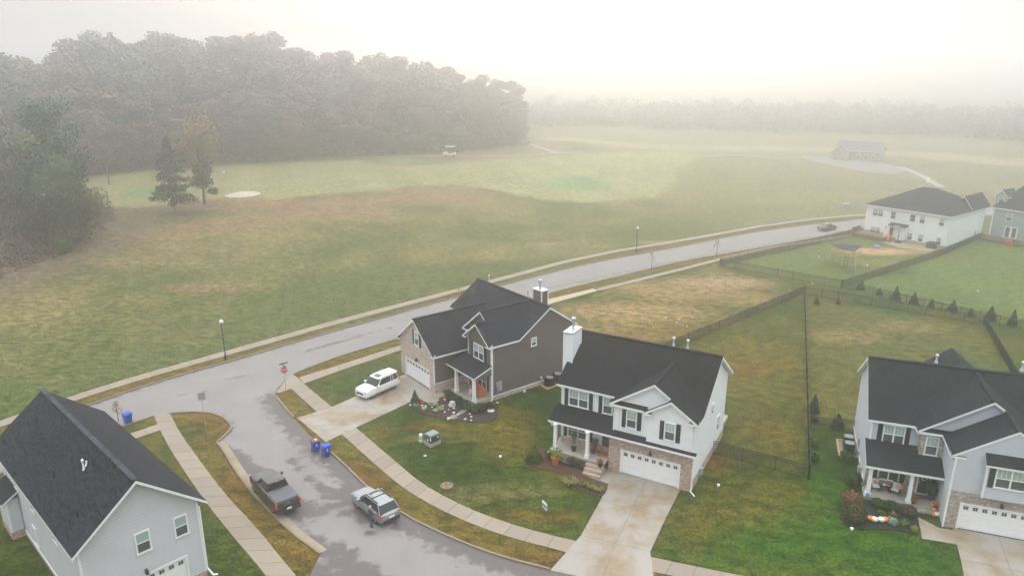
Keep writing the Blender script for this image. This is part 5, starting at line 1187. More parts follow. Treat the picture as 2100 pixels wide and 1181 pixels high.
def bin_(label,p,rz,lidm,sticker=False):
    o=thing('wheelie_bin',label,'bin',p,rz); mb=MB(); mb.tbox(0,0,.08,1.0,.25,.27,.30,.35); mb.box(-.33,.33,-.38,.38,.96,1.02)
    for y in (-.1,.1): mb.box(-.335,.335,y-.02,y+.02,.2,.9)
    mb.build('body',[m_blue],o); mb=MB(); mb.tbox(0,0,1.02,1.10,.34,.40,.27,.33); mb.bar((.36,-.22,1.0),(.36,.22,1.0),.05); 
    if sticker: mb.box(-.1,.12,-.13,.02,1.10,1.108,1)
    mb.build('lid',[lidm,m_white],o)
    for y in (-1,1): mb=MB(); mb.tube([(.27,y*.24-.04,.12),(.27,y*.24+.04,.12)],.12,12); mb.build('wheel',[m_tyre],o)
    mb=MB(); c0=Vector((-.292,0,.66)); 
    for k in range(3):
        a,b=pi/2+k*2*pi/3,pi/2+(k+1)*2*pi/3; q0=c0+Vector((0,cos(a)*.15,sin(a)*.15)); q1=c0+Vector((0,cos(b)*.15,sin(b)*.15)); d=(q1-q0); mb.bar(q0+d*.1,q0+d*.68,.05,.012,up=(1,0,0)); n_=d.normalized(); s_=Vector((0,-n_.z,n_.y)); e=q0+d*.62; mb.face([e+s_*.07,e-s_*.07,e+n_*.09])
    mb.build('recycling_symbol',[m_white],o); return o
bin_('blue wheelie bin with a brown lid at the end of the driveway',G(648,924),radians(128),m_brown,True); bin_('all blue wheelie bin beside the brown lidded one',G(669.5,934),radians(128),m_blue); bin_('blue wheelie bin standing alone at the kerb behind the long dark roof',G(263,867.5),radians(-35),m_blue)
def lamp(label,p,h):
    o=thing('street_lamp',label,'street lamp',p); mb=MB(); mb.lathe([(.19,0),(.19,.25),(.12,.5),(.085,.75)],12); mb.build('base',[m_black],o,40); mb=MB(); mb.tube([(0,0,.7),(0,0,h-.62)],[.07,.055],10); mb.lathe([(.07,h-.75),(.14,h-.62),(.16,h-.55)],10); mb.build('pole',[m_black],o,40)
    mb=MB(); mb.lathe([(.13,h-.56),(.24,h-.38),(.25,h-.2),(.16,h-.08),(.07,h-.03)],14); g_=mb.build('lamp_globe',[m_lamp],o,80); mb=MB(); mb.lathe([(.08,h-.03),(.05,h+.04),(.001,h+.1)],10); mb.build('finial',[m_gmetal],g_,50)
for bx,ty,l in (((463,736.5),656,'black street lamp with a white globe at the kerb near the junction'),((1305,516.7),464,'black street lamp with a white globe far along the road')):
    p=G(*bx); lamp(l,p,topz(p,ty))
def textobj(txt,size,mat,parent,loc,rot,name):
    cu=bpy.data.curves.new(name,'FONT'); cu.body=txt; cu.size=size; cu.align_x='CENTER'; cu.align_y='CENTER'; cu.extrude=.004
    to=bpy.data.objects.new(name,cu); C.objects.link(to); dg=bpy.context.evaluated_depsgraph_get(); me=bpy.data.meshes.new_from_object(to.evaluated_get(dg)); me.name=name; bpy.data.objects.remove(to); me.materials.clear(); me.materials.append(mat)
    o=bpy.data.objects.new(name,me); C.objects.link(o); o.parent=parent; o.location=loc; o.rotation_euler=rot; return o
p=G(586,797); hh=topz(p,744); o=thing('stop_sign','red stop sign with green street name blades at the street corner','stop sign',p,radians(12)); zc=topz(p,759)
mb=MB(); mb.tube([(0,0,0),(0,0,hh-.1)],.035,8); mb.build('post',[m_signback],o)
def octa(r): return [(r*cos(pi/8+k*pi/4),r*sin(pi/8+k*pi/4)) for k in range(8)]
mb=MB(); q=octa(.42); mb.face([(x,-.05,zc+z) for x,z in q],0); mb.face([(x,-.03,zc+z) for x,z in q][::-1],1)
for i in range(8): (x0,z0),(x1,z1)=q[i],q[(i+1)%8]; mb.face([(x0,-.03,zc+z0),(x1,-.03,zc+z1),(x1,-.05,zc+z1),(x0,-.05,zc+z0)],1)
pl=mb.build('sign_plate',[m_white,m_signback],o); mb=MB(); mb.face([(x*.93,-.054,zc+z*.93) for x,z in q],0); mb.build('red_face',[m_redsign],pl); textobj('STOP',.30,m_white,pl,(0,-.058,zc),(pi/2,0,0),'lettering')
for k,(a,dz) in enumerate(((.5,0),(-1.0,-.2))): mb=MB(Matrix.Rotation(a,4,'Z')); mb.box(-.48,.48,-.012,.012,hh-.2+dz,hh-.02+dz); mb.build('street_name_blade',[m_green_sign],o)
p=G(422.2,879.5); hh=topz(p,806); o=thing('street_sign','grey back of a square road sign on a tall thin post in the grass','sign',p,radians(20)); mb=MB(); mb.tube([(0,0,0),(0,0,hh-.05)],.03,8); mb.build('post',[m_signback],o); mb=MB(); mb.box(-.32,.32,.03,.045,hh-.75,hh); mb.build('sign_plate',[m_signback],o)
o=thing('fire_hydrant','yellow fire hydrant with a green cap on the far grass verge','fire hydrant',G(941.4,599)); mb=MB(); mb.lathe([(.2,0),(.2,.06),(.15,.08),(.15,.55),(.19,.57),(.19,.62)],12); mb.tube([(-.26,0,.42),(.26,0,.42)],.07,10); mb.tube([(0,-.27,.4),(0,0,.4)],.09,10); mb.build('body',[m_yellow],o,40); mb=MB(); mb.lathe([(.17,.62),(.15,.74),(.06,.8),(.05,.88),(.001,.88)],12); mb.build('cap',[m_green_sign],o,40)
p=P(1733,428); o=thing('electrical_box','grey electrical cabinet in the field beyond the curving road','cabinet',p,.4); mb=MB(); mb.box(-1.1,1.1,-.6,.6,-.1,.12); mb.build('pad',[m_porch],o); mb=MB(); mb.box(-.9,.9,-.45,.45,.12,1.2); mb.tbox(0,0,1.2,1.3,.95,.5,.85,.4); mb.build('cabinet',[m_gmetal],o)
# flagstick and golf cart
for px,py,l in ((458,369,'white golf flag left of the sand bunker'),(1225,360,'white golf flag on the far putting green')):
    p=P(px,py); o=thing('golf_flag',l,'golf flag',p); mb=MB(); mb.tube([(0,0,0),(0,0,2.6)],.03,5); mb.build('stick',[m_white],o); mb=MB(); mb.box(0,.7,-.02,.02,2.0,2.6); mb.build('flag',[m_white],o)
p=P(922,321); o=thing('golf_cart','white roofed golf cart on the path in front of the wood','golf cart',p,radians(172)); s_=1.9; o.scale=(s_,s_,s_)
mb=MB(); mb.tbox(-.75,0,.3,.75,.45,.58,.4,.52); mb.tbox(.75,0,.3,.85,.5,.58,.3,.5); mb.box(-.5,.6,-.55,.55,.28,.36); mb.build('body',[m_white],o); mb=MB(); mb.box(-.75,-.2,-.5,.5,.72,.86); mb.box(-.8,-.7,-.5,.5,.8,1.25); mb.build('seat',[m_dark],o); mb=MB(); mb.box(-1.0,.75,-.62,.62,1.82,1.9); mb.build('roof',[m_white],o)
for x,y in ((.7,.52),(.7,-.52),(-.85,.52),(-.85,-.52)): mb=MB(); mb.tube([(x*1.05,y,.7),(x*.8,y,1.84)],.025,6); mb.build('roof_post',[m_dark],o); mb=MB(); mb.tube([(x,y-.1,.22),(x,y+.1,.22)],.22,12); mb.build('wheel',[m_tyre],o)
# white scraps in the empty lot
for k,(px,py) in enumerate(((1645,596),(1619,596),(1622,598),(1541,580),(1545,573),(1400,668),(1387,661),(1420,651),(1409,669),(1352,676),(1345,666),(1568,572),(1586,578),(1503,604),(1531,617),(1460,570),(1475,574),(1455,577),(1447,575),(1467,571),(1365,651),(1392,655),(1340,672),(1225,594))):
    mb=MB(); s_=R.uniform(.07,.17); mb.tbox(0,0,-.02,s_*.35,s_,s_*.6,s_*.6,s_*.35); b_=mb.build('rubble_chunk',[m_rock]); b_.location=G(px,py); b_.rotation_euler=(0,0,R.uniform(0,6)); setp(b_,'pale chunk of rubble lying in the bare empty lot','rubble','rubble chunks in the empty lot')
# ---------------------------------------------------------------- far back yard of the white house
he=lambda u,v,z=0: HEm@Vector((u,v,z))
o=thing('wooden_deck','brown wooden deck with railings behind the far white house','deck',he(-13.5,-1.6),hE.a); mb=MB(); mb.box(-3.0,3.2,-1.7,1.5,.75,.85); mb.build('deck_floor',[m_woodl],o); mb=MB(); mb.box(-2.95,3.15,-1.65,1.4,0,.72); mb.build('skirt',[m_wood],o)
for x0,y0,x1,y1 in ((-3,-1.7,3.2,-1.7),(-3,-1.7,-3,1.5)):
    mb=MB(); mb.bar((x0,y0,1.8),(x1,y1,1.8),.1,.08); mb.bar((x0,y0,1.0),(x1,y1,1.0),.06,.06); n_=int(hypot(x1-x0,y1-y0)/.16)
    for k in range(n_+1): x=x0+(x1-x0)*k/n_; y=y0+(y1-y0)*k/n_; mb.box(x-.03,x+.03,y-.03,y+.03,.85,1.8)
    mb.build('railing',[m_wood],o)
mb=MB()
for k in range(5): mb.box(3.2+k*.28,3.2+(k+1)*.28,-1.3,0,0,.72-.15*k)
mb.build('stair',[m_wood],o)
st(setp((lambda mb:(mb.prism([tuple(he(*q).xy) for q in ((-9.5,-.1),(-.8,-.1),(-.8,-4.6),(-6.0,-5.6),(-9.8,-4.0))],0,.05),mb.build('patio',[m_conc_new]))[1])(MB())))
o=thing('play_slide','orange slide standing on the deck stairs of the far white house','slide',he(-9.6,-2.2),hE.a); o.scale=(.75,.75,.85); mb=MB(); mb.bar((0,-.7,.2),(0,.4,1.5),.42,.07); mb.bar((-.22,-.7,.28),(-.22,.4,1.58),.05,.16); mb.bar((.22,-.7,.28),(.22,.4,1.58),.05,.16); mb.build('chute',[m_orange],o); mb=MB(); mb.bar((-.25,.45,0),(-.25,.45,1.6),.08); mb.bar((.25,.45,0),(.25,.45,1.6),.08); mb.build('ladder',[m_wood],o)
o=thing('basketball_hoop','dark portable basketball hoop with a white backboard beside the far house','basketball hoop',he(-8.0,-1.9),hE.a-.3); mb=MB(); mb.tube([(0,0,.1),(0,.1,2.6),(.0,-.5,2.9)],.06,8); mb.build('pole',[m_black],o); mb=MB(); mb.box(-.75,.75,-.6,-.55,2.5,3.5); mb.build('backboard',[m_gmetal],o); mb=MB(); mb.tbox(0,.1,0,.3,.6,.5,.4,.3); mb.build('base',[m_dark],o)
o=thing('water_table','light blue toy water table on the clay beside the far patio','toy table',G(1797,511),.3); mb=MB(); mb.box(-.55,.55,-.38,.38,.5,.72); mb.build('tray',[m_ltblue],o)
for x in (-.45,.45):
    for y in (-.3,.3): mb=MB(); mb.box(x-.04,x+.04,y-.04,y+.04,0,.5); mb.build('leg',[m_gmetal],o)
o=thing('covered_grill','black covered grill on the patio at the corner of the far white house','grill',he(-1.9,-1.4),hE.a); mb=MB(); mb.tbox(0,0,.03,1.15,.8,.4,.85,.35); mb.tbox(0,0,1.15,1.35,.6,.34,.45,.2); mb.build('cover',[m_dark],o); mb=MB(); mb.box(-.82,.82,-.42,.42,0,.05); mb.build('base',[m_black],o)
pc=G(1728,547); o=thing('climbing_frame','metal climbing frame with a dark cloth canopy on the far lawn','climbing frame',pc,hE.a+.15)
corners=[(-2.3,-1.6),(2.3,-1.6),(2.3,1.6),(-2.3,1.6)]
for x,y in corners: mb=MB(); mb.tube([(x*1.25,y*1.25,0),(x,y,2.5)],.05,6); mb.build('leg',[m_gmetal],o)
mb=MB()
for i in range(4): a,b=corners[i],corners[(i+1)%4]; mb.tube([(*a,2.45),(*b,2.45)],.05,6); 
for k in range(7): x=-1.9+k*.63; mb.tube([(x,-1.6,2.45),(x,1.6,2.45)],.03,5)
mb.build('top_bars',[m_woodl],o)
mb=MB(); n_=6
def cz(u,v): return 3.6-1.0*sin(u*pi)*sin(v*pi)*.5+.25*(u-.5)*(v-.5)*4
for i in range(n_):
    for j in range(n_):
        q=[]
        for a,b in ((i,j),(i+1,j),(i+1,j+1),(i,j+1)): u,v=a/n_,b/n_; q.append((-2.2+4.4*u,-1.7+3.4*v,cz(u,v)))
        mb.face(q); mb.face([(x,y,z-.03) for x,y,z in q][::-1])
mb.build('canopy',[m_navyfab],o,80)
for x,y in ((-2.1,-1.6),(2.1,-1.6),(2.1,1.6),(-2.1,1.6)): mb=MB(); mb.tube([(x,y,2.45),(x,y,3.6)],.04,6); mb.build('canopy_pole',[m_gmetal],o)
mb=MB(); mb.bar((-1.4,-.9,.6),(-.2,-.9,.6),.3,.06); mb.tube([(-1.35,-.9,.6),(-1.35,-.9,2.45)],.02,5); mb.tube([(-.25,-.9,.6),(-.25,-.9,2.45)],.02,5); mb.build('swing',[m_dark],o)
mb=MB(); mb.tube([(.5,-1.2,0),(.5,-1.0,2.4)],.04,6); mb.tube([(1.1,-1.2,0),(1.1,-1.0,2.4)],.04,6)
for k in range(7): mb.tube([(.5,-1.18,.3+k*.3),(1.1,-1.18,.3+k*.3)],.025,5)
mb.build('ladder',[m_wood],o)
for s_ in (-1,1): mb=MB(); mb.tube([(s_*2.3,0,1.1),(s_*4.0,-.4,1.1)],.06,6); mb.lathe([(.12,1.0),(.12,1.2)],8,(s_*4.05,-.4,0),1); mb.build('side_bar',[m_woodl,m_white],o)
HFm=Matrix.Translation(hF.o)@Matrix.Rotation(hF.a,4,'Z')
o=thing('wooden_deck','dark brown deck along the back of the far grey house','deck',HFm@Vector((3.6,-2.0,0)),hF.a); mb=MB(); mb.box(-3.6,3.6,-1.7,1.95,.3,.42); mb.build('deck_floor',[m_wood],o); mb=MB(); mb.box(-3.55,3.55,-1.65,-1.5,0,.3); mb.build('skirt',[m_wood],o); mb=MB(); mb.bar((-3.6,-1.7,1.2),(3.6,-1.7,1.2),.1,.08)
for k in range(46): x=-3.6+k*.16; mb.box(x-.03,x+.03,-1.73,-1.67,.42,1.2)
mb.build('railing',[m_wood],o)
o=thing('red_play_tower','small red toy house beside the dark brown deck','toy house',HFm@Vector((5.6,-4.4,0)),hF.a); mb=MB(); mb.box(-.6,.6,-.5,.5,0,1.0); mb.build('wall',[m_redsign],o); mb=MB(); mb.slab([(-.75,-.65,.95),(.75,-.65,.95),(.75,0,1.5),(-.75,0,1.5)],.06,0,0); mb.slab([(-.75,0,1.5),(.75,0,1.5),(.75,.65,.95),(-.75,.65,.95)],.06,0,0); mb.build('roof',[m_brown],o)
# ---------------------------------------------------------------- vehicles
def boolcut(o,cuts,mat):
    mats=o.data.materials; mats.append(mat)
    def fixn(me):
        bm=bmesh.new(); bm.from_mesh(me); bmesh.ops.remove_doubles(bm,verts=bm.verts,dist=1e-4); bmesh.ops.recalc_face_normals(bm,faces=bm.faces); bm.to_mesh(me); bm.free()
    fixn(o.data)
    for mb in cuts:
        c=mb.build('cutter',[mat]); fixn(c.data); md=o.modifiers.new('b','BOOLEAN'); md.object=c; md.operation='DIFFERENCE'; md.solver='EXACT'
        try: md.material_mode='TRANSFER'
        except Exception: pass
        bpy.context.view_layer.update(); dg=bpy.context.evaluated_depsgraph_get(); me=bpy.data.meshes.new_from_object(o.evaluated_get(dg)); o.modifiers.clear(); o.data=me; bpy.data.objects.remove(c)
def loft(mb,st_,m=0,caps=True):
    rings=[]
    for x,zb,zt,w,wt in st_:
        h=zt-zb; r=[(0,zb),(w*.90,zb),(w*.975,zb+h*.10),(w,zb+h*.38),(w*.995,zb+h*.62),(w*.965,zb+h*.80),(wt+.02,zt-h*.06),(wt-.06,zt-.005),(wt*.5,zt+.02),(0,zt+.025)]
        rings.append([Vector((x,y,z)) for y,z in r]+[Vector((x,-y,z)) for y,z in r[-2:0:-1]])
    n=len(rings[0])
    for A,B in zip(rings,rings[1:]):
        for k in range(n): mb.face([A[k],A[(k+1)%n],B[(k+1)%n],B[k]],m)
    if caps: mb.face(rings[0][::-1],m); mb.face(rings[-1],m)
def interp(keys,n):
    out=[]; xs=[k[0] for k in keys]
    for i in range(n+1):
        x=xs[0]+(xs[-1]-xs[0])*i/n
        j=0
        while j<len(xs)-2 and not (min(xs[j],xs[j+1])-1e-9<=x<=max(xs[j],xs[j+1])+1e-9): j+=1
        t=(x-xs[j])/(xs[j+1]-xs[j]); p0=keys[max(j-1,0)];p1=keys[j];p2=keys[j+1];p3=keys[min(j+2,len(keys)-1)]
        t2=t*t*(3-2*t) if False else t
        out.append(tuple([x]+[p1[c]+(p2[c]-p1[c])*t2 for c in range(1,5)]))
    return out
def wheel(o,x,y,r,w,rim):
    s_=1 if y>0 else -1; T=Matrix.Translation((x,y,r))@Matrix.Rotation(-s_*pi/2,4,'X')
    mb=MB(T); mb.lathe([(r*.6,-w/2),(r*.93,-w/2),(r,-w*.3),(r,w*.3),(r*.93,w/2),(r*.64,w/2),(r*.6,w*.3)],24); wh=mb.build('wheel',[m_tyre],o,50)
    mb=MB(T); mb.lathe([(r*.64,w*.2),(r*.66,w*.46),(r*.58,w*.44),(r*.56,w*.15),(.001,w*.12)],24,(0,0,0),1); mb.lathe([(r*.16,w*.1),(r*.14,w*.42),(.001,w*.43)],12)
    for k in range(5):
        a=k*2*pi/5
        for da in (-.13,.13): mb.bar((r*.1*cos(a),r*.1*sin(a),w*.36),(r*.6*cos(a+da),r*.6*sin(a+da),w*.40),r*.12,.03)
    mb.build('rim',[rim,m_dark],wh,40)
def vehicle(name,label,cat,pf,pr,near,sp):
    """pf, pr: ground contact of the front and rear wheel on the side towards the camera; near=+1 when that is the left side"""
    d=(pf-pr); wb=d.length; rz=atan2(d.y,d.x); left=Vector((-sin(rz),cos(rz),0)); c=(pf+pr)/2-left*near*(sp['tr']/2)
    o=thing(name,label,cat,(c.x,c.y,.013),rz); wb=sp['wb']; m=sp['paint']
    mb=MB(); loft(mb,interp(sp['body'],40)); body=mb.build('body',[m],o,38)
    xs=(wb/2,-wb/2); r=sp['r']
    cuts=[]
    for x in xs:
        cb=MB(); cb.tube([(x,-1.3,r*.98),(x,1.3,r*.98)],r*1.17,24); cuts.append(cb)
    boolcut(body,cuts,m_dark); body.data.name='body'; body.data.polygons.foreach_set('use_smooth',[True]*len(body.data.polygons)); body.data.set_sharp_from_angle(angle=radians(38))
    mb=MB(); mb.box(-sp['body'][0][0]*.86,sp['body'][0][0]*.86,-.72,.72,.24,.5); mb.build('underbody',[m_dark],o)
    for x in xs:
        for y in (-1,1): wheel(o,x,y*(sp['tr']/2-.02),r,.24,sp['rim'])
    for gb in sp['glass']: # greenhouse frustum: (xf0,xr0,w0,z0,xf1,xr1,w1,z1)
        xf0,xr0,w0,z0,xf1,xr1,w1,z1=gb; mb=MB()
        B=[(xf0,w0*.86,z0),(xf0-.28,w0,z0),(xr0+.12,w0*.97,z0),(xr0,w0*.88,z0)]; T_=[(xf1,w1*.84,z1-.03),(xf1-.3,w1,z1),(xr1+.15,w1*.97,z1),(xr1,w1*.86,z1-.03)]
        ring=lambda L:[Vector(p) for p in L]+[Vector((p[0],-p[1],p[2])) for p in L[::-1]]
        b_,t_=ring(B),ring(T_)
        for k in range(8): mb.face([b_[k],b_[(k+1)%8],t_[(k+1)%8],t_[k]][::-1])
        mb.face(t_); mb.build('window_glass',[m_gl_dk],o)
        mb=MB(); E_=[p+Vector((0,0,.01)) for p in t_]; cen=[Vector((p.x*.5+(xf1+xr1)*.25,p.y*.5,z1+.065)) for p in t_]
        low=[Vector((p.x,p.y*1.02,p.z-.05)) for p in t_]
        for k in range(8): mb.face([low[k],low[(k+1)%8],E_[(k+1)%8],E_[k]][::-1]); mb.face([E_[k],E_[(k+1)%8],cen[(k+1)%8],cen[k]][::-1])
        mb.face(cen); mb.build('roof',[m],o,50)
        for t in sp.get('pillars',(0,.36,.66,1)):
            for s_ in (-1,1):
                mb=MB()
                if t==0: q0,q1=Vector(B[1]),Vector(T_[1])
                elif t==1: q0,q1=Vector(B[2]),Vector(T_[2])
                else: q0=Vector(B[1]).lerp(Vector(B[2]),t); q1=Vector(T_[1]).lerp(Vector(T_[2]),t)
                q0.y*=s_; q1.y*=s_; mb.bar(q0,q1,.10 if t in(0,1) else .07,.05,0,up=(1,0,0)); mb.build('pillar',[m if t in (0,1) or sp.get('pp') else m_dark],o)
    f0=sp['body'][0]; xf=sp['body'][0][0]; xr=sp['body'][-1][0]
    for s_ in (-1,1):
        for nm,x0,x1,y0,y1,z0,z1,mt in sp['parts']:
            mb=MB(); mb.box(x0,x1,s_*y0,s_*y1,z0,z1); mb.build(nm,[mt],o)
        mx,mz=sp['mirror']; mb=MB(); mb.tbox(mx,s_*(sp['w']+.10),mz-.08,mz+.1,.07,.12,.09,.13); mb.bar((mx,s_*(sp['w']-.08),mz-.04),(mx,s_*(sp['w']+.05),mz-.02),.06,.05); mb.build('mirror',[sp.get('mirm',m)],o)
    for nm,x0,x1,y0,y1,z0,z1,mt in sp['single']:
        mb=MB(); mb.box(x0,x1,y0,y1,z0,z1); mb.build(nm,[mt],o)
    return o
p_white=paint('white_car_paint',(.80,.80,.79),.3,var=.02,coat=.4); p_grey=paint('silver_blue_car_paint',(.255,.272,.283),.3,.35,.03,coat=.5); p_black=paint('black_car_paint',(.020,.018,.019),.22,var=.1,coat=.6); p_dk=paint('charcoal_car_paint',(.05,.052,.058),.25,.2,coat=.4)
m_chrome=paint('chrome_trim',(.6,.6,.6),.2,.9); m_head=paint('headlamp_glass',(.35,.38,.42),.1); m_tail=m_red
vehicle('suv','white suv parked on the driveway in front of the pale brick garage','suv',G(761.2,819),G(809.5,797.5),1,dict(wb=2.79,tr=1.64,r=.415,w=.96,paint=p_white,rim=m_rimdk,pp=True,mirm=p_white,
 body=[(2.40,.42,.82,.74,.62),(2.35,.36,1.02,.88,.76),(2.1,.34,1.12,.94,.83),(1.5,.34,1.17,.955,.86),(.95,.34,1.17,.95,.86),(0,.34,1.17,.96,.88),(-1.5,.34,1.18,.96,.88),(-2.1,.36,1.17,.94,.86),(-2.33,.42,1.14,.88,.80),(-2.42,.5,1.0,.78,.70)],
 glass=[(1.0,-2.30,.895,1.14,.42,-2.12,.775,1.81)],pillars=(0,.62,.74,1),mirror=(.72,1.20),
 parts=[('headlight',2.2,2.36,.55,.84,.82,.96,m_head),('taillight',-2.4,-2.2,.72,.92,.95,1.15,m_tail),('roof_rail',-1.6,.0,.66,.70,1.87,1.92,m_chrome),('running_board',-.95,.95,.86,1.0,.34,.42,m_dark),('fog_light',2.3,2.4,.5,.7,.52,.62,m_dark)],
 single=[('grille',2.3,2.41,-.5,.5,.62,.84,m_dark),('sunroof',-.40,.18,-.38,.38,1.855,1.885,m_gl_dk),('spoiler',-2.26,-2.0,-.68,.68,1.82,1.87,p_white),('licence_plate',-2.46,-2.4,-.25,.25,.7,.85,m_white)]))
vehicle('suv','silver blue suv parked at the kerb beside the standing person','suv',G(734,1042.5),G(770,1072.2),1,dict(wb=2.69,tr=1.60,r=.36,w=.92,paint=p_grey,rim=m_rim,mirm=p_grey,
 body=[(2.30,.40,.80,.68,.58),(2.24,.34,.94,.84,.74),(2.0,.30,1.00,.88,.78),(1.4,.28,1.05,.92,.80),(.9,.28,1.08,.93,.83),(0,.28,1.10,.93,.85),(-1.4,.28,1.12,.93,.85),(-1.95,.32,1.10,.90,.82),(-2.2,.4,1.05,.84,.76),(-2.30,.5,.92,.74,.66)],
 glass=[(1.08,-2.14,.86,1.04,.42,-1.72,.69,1.63)],pillars=(0,.4,.72,1),mirror=(.72,1.12),
 parts=[('headlight',2.08,2.26,.5,.84,.74,.86,m_head),('taillight',-2.27,-2.05,.5,.88,.90,1.0,m_tail),('roof_rail',-1.45,.25,.58,.62,1.67,1.73,m_dark),('sill_trim',-.9,.9,.88,.96,.26,.42,m_dark)],
 single=[('sunroof',-.45,.2,-.42,.42,1.66,1.69,m_gl_dk),('crossbar',-.62,-.57,-.6,.6,1.70,1.74,m_dark),('rear_bumper',-2.33,-2.1,-.72,.72,.36,.62,m_dark),('licence_plate',-2.34,-2.28,-.25,.25,.68,.82,m_white),('grille',2.22,2.32,-.5,.5,.5,.72,m_dark)]))
vehicle('pickup_truck','black pickup truck with a flat covered bed parked at the left kerb','pickup truck',G(527.2,1012.5),G(557,1047.4),1,dict(wb=3.68,tr=1.70,r=.41,w=1.0,paint=p_black,rim=m_rim,mirm=m_dark,pp=True,
 body=[(2.88,.45,.92,.80,.70),(2.80,.40,1.14,.92,.82),(2.5,.38,1.25,.98,.88),(1.6,.38,1.30,1.0,.90),(1.2,.38,1.32,1.0,.92),(0,.38,1.32,1.01,.93),(-1.2,.38,1.33,1.01,.93),(-2.6,.40,1.33,1.0,.93),(-2.86,.45,1.32,.98,.92),(-2.90,.55,1.28,.96,.90)],
 glass=[(1.35,-.95,.90,1.26,.62,-.78,.72,1.92)],pillars=(0,.52,1),mirror=(1.0,1.40),
 parts=[('headlight',2.6,2.84,.6,.92,.92,1.12,m_head),('taillight',-2.93,-2.75,.84,1.0,.86,1.22,m_tail),('running_board',-1.0,1.2,.95,1.08,.38,.45,m_dark)],
 single=[('bed_cover',-2.82,-1.0,-.86,.86,1.335,1.39,paint('bed_cover_vinyl',(.085,.088,.10),.55,var=.1)),('brake_light',-.86,-.78,-.10,.10,1.90,1.95,m_tail),('rear_bumper',-3.05,-2.85,-.92,.92,.48,.66,m_dark),('licence_plate',-3.07,-3.04,-.18,.18,.66,.80,m_white),('tailgate_handle',-2.94,-2.9,-.15,.15,1.1,1.17,m_chrome),('grille',2.8,2.92,-.6,.6,.7,1.0,m_dark)]))
vehicle('sedan','dark sedan parked at the kerb on the far part of the road','car',G(1713.5,471),G(1692.5,475),-1,dict(wb=2.8,tr=1.6,r=.34,w=.92,paint=p_dk,rim=m_rim,mirm=p_dk,
 body=[(2.40,.38,.66,.62,.52),(2.3,.28,.78,.80,.70),(1.9,.24,.88,.90,.80),(1.0,.24,.95,.92,.82),(0,.24,.97,.92,.84),(-1.4,.24,1.0,.92,.84),(-2.1,.28,.98,.88,.80),(-2.35,.36,.95,.80,.72),(-2.42,.46,.85,.72,.64)],
 glass=[(1.15,-1.85,.82,.92,.35,-1.05,.62,1.42)],pillars=(0,.45,1),mirror=(.75,1.0),
 parts=[('headlight',2.15,2.35,.5,.84,.62,.74,m_head),('taillight',-2.41,-2.2,.45,.85,.75,.9,m_tail)],single=[('licence_plate',-2.45,-2.4,-.25,.25,.6,.72,m_white)]))
# ---------------------------------------------------------------- person
o=thing('person','person in dark blue jacket, jeans and grey hat standing beside the silver blue suv','person',G(760.8,1080),radians(35))
J=[];Ed=[];Rd=[]
def jn(p,r,par=None):
    J.append(p);Rd.append(r); 
    if par is not None: Ed.append((par,len(J)-1))
    return len(J)-1
pel=jn((0,0,.95),.15); wa=jn((0,0,1.1),.14,pel); ch=jn((.01,0,1.3),.17,wa); nk=jn((.0,0,1.48),.075,ch); hd_=jn((.03,0,1.58),.085,nk); tp=jn((.02,0,1.70),.095,hd_)
for s_ in (-1,1):
    hp=jn((0,.10*s_,.90),.105,pel); kn=jn((.04*s_+.02,.12*s_,.50),.075,hp); an=jn((.06*s_-.02,.13*s_,.09),.05,kn); jn((.06*s_+.16,.15*s_,.04),.045,an)
    sh=jn((0,.19*s_,1.40),.08,ch); el=jn((.02,.27*s_,1.13),.058,sh); wr=jn((.26,.12*s_,1.10),.04,el); pm_=jn((.32,.08*s_,1.12),.038,wr)
    for k in range(4): a=jn((.37,.04*s_+.018*k*s_,1.145-.008*abs(k-1)),.010,pm_); jn((.395,.03*s_+.018*k*s_,1.12),.009,a)
    jn((.33,.045*s_,1.165),.011,pm_)
me=bpy.data.meshes.new('body'); me.from_pydata(J,Ed,[]); bo=bpy.data.objects.new('body',me); C.objects.link(bo); md=bo.modifiers.new('s','SKIN'); sv=me.skin_vertices[0].data
for i,r in enumerate(Rd): sv[i].radius=(r,r); 
for i in range(len(sv)): sv[i].use_root=(i==0)
md2=bo.modifiers.new('u','SUBSURF'); md2.levels=2; md2.render_levels=2
bpy.context.view_layer.update(); m2=bpy.data.meshes.new_from_object(bo.evaluated_get(bpy.context.evaluated_depsgraph_get())); bpy.data.objects.remove(bo); m2.name='body'; m2.materials.clear()
for m in (m_skin,m_navy,m_jean,m_dark): m2.materials.append(m)
for p in m2.polygons:
    c=p.center; p.use_smooth=True
    p.material_index = 3 if c.z<.11 else 2 if c.z<.93 else 0 if (c.z>1.50 or c.x>.27) else 1
b_=bpy.data.objects.new('body',m2); C.objects.link(b_); b_.parent=o
mb=MB(); mb.lathe([(.105,1.66),(.118,1.68),(.115,1.74),(.09,1.81),(.04,1.845),(.001,1.85)],14,(.015,0,0)); mb.build('hat',[m_greycl],o,70)
mb=MB(); mb.lathe([(.10,1.46),(.125,1.48),(.12,1.53),(.09,1.55)],14); mb.build('collar',[m_maroon],o,70)
mb=MB(); mb.lathe([(.001,1.57),(.02,1.575),(.001,1.61)],6,(.125,0,0)); 
for s_ in (-1,1): mb.lathe([(.001,1.625),(.013,1.635),(.001,1.645)],6,(.105,.035*s_,0),1)
mb.build('face',[m_skin,m_dark],o,60)
mb=MB(); mb.box(.36,.40,-.08,.0,1.13,1.145); setp(mb.build('phone',[m_dark]),None); pho=mb; 
ph=[x for x in C.objects if x.name.startswith('phone')][0]; ph.location=o.location; ph.rotation_euler=o.rotation_euler; setp(ph,'small dark phone held by the person beside the suv','phone')
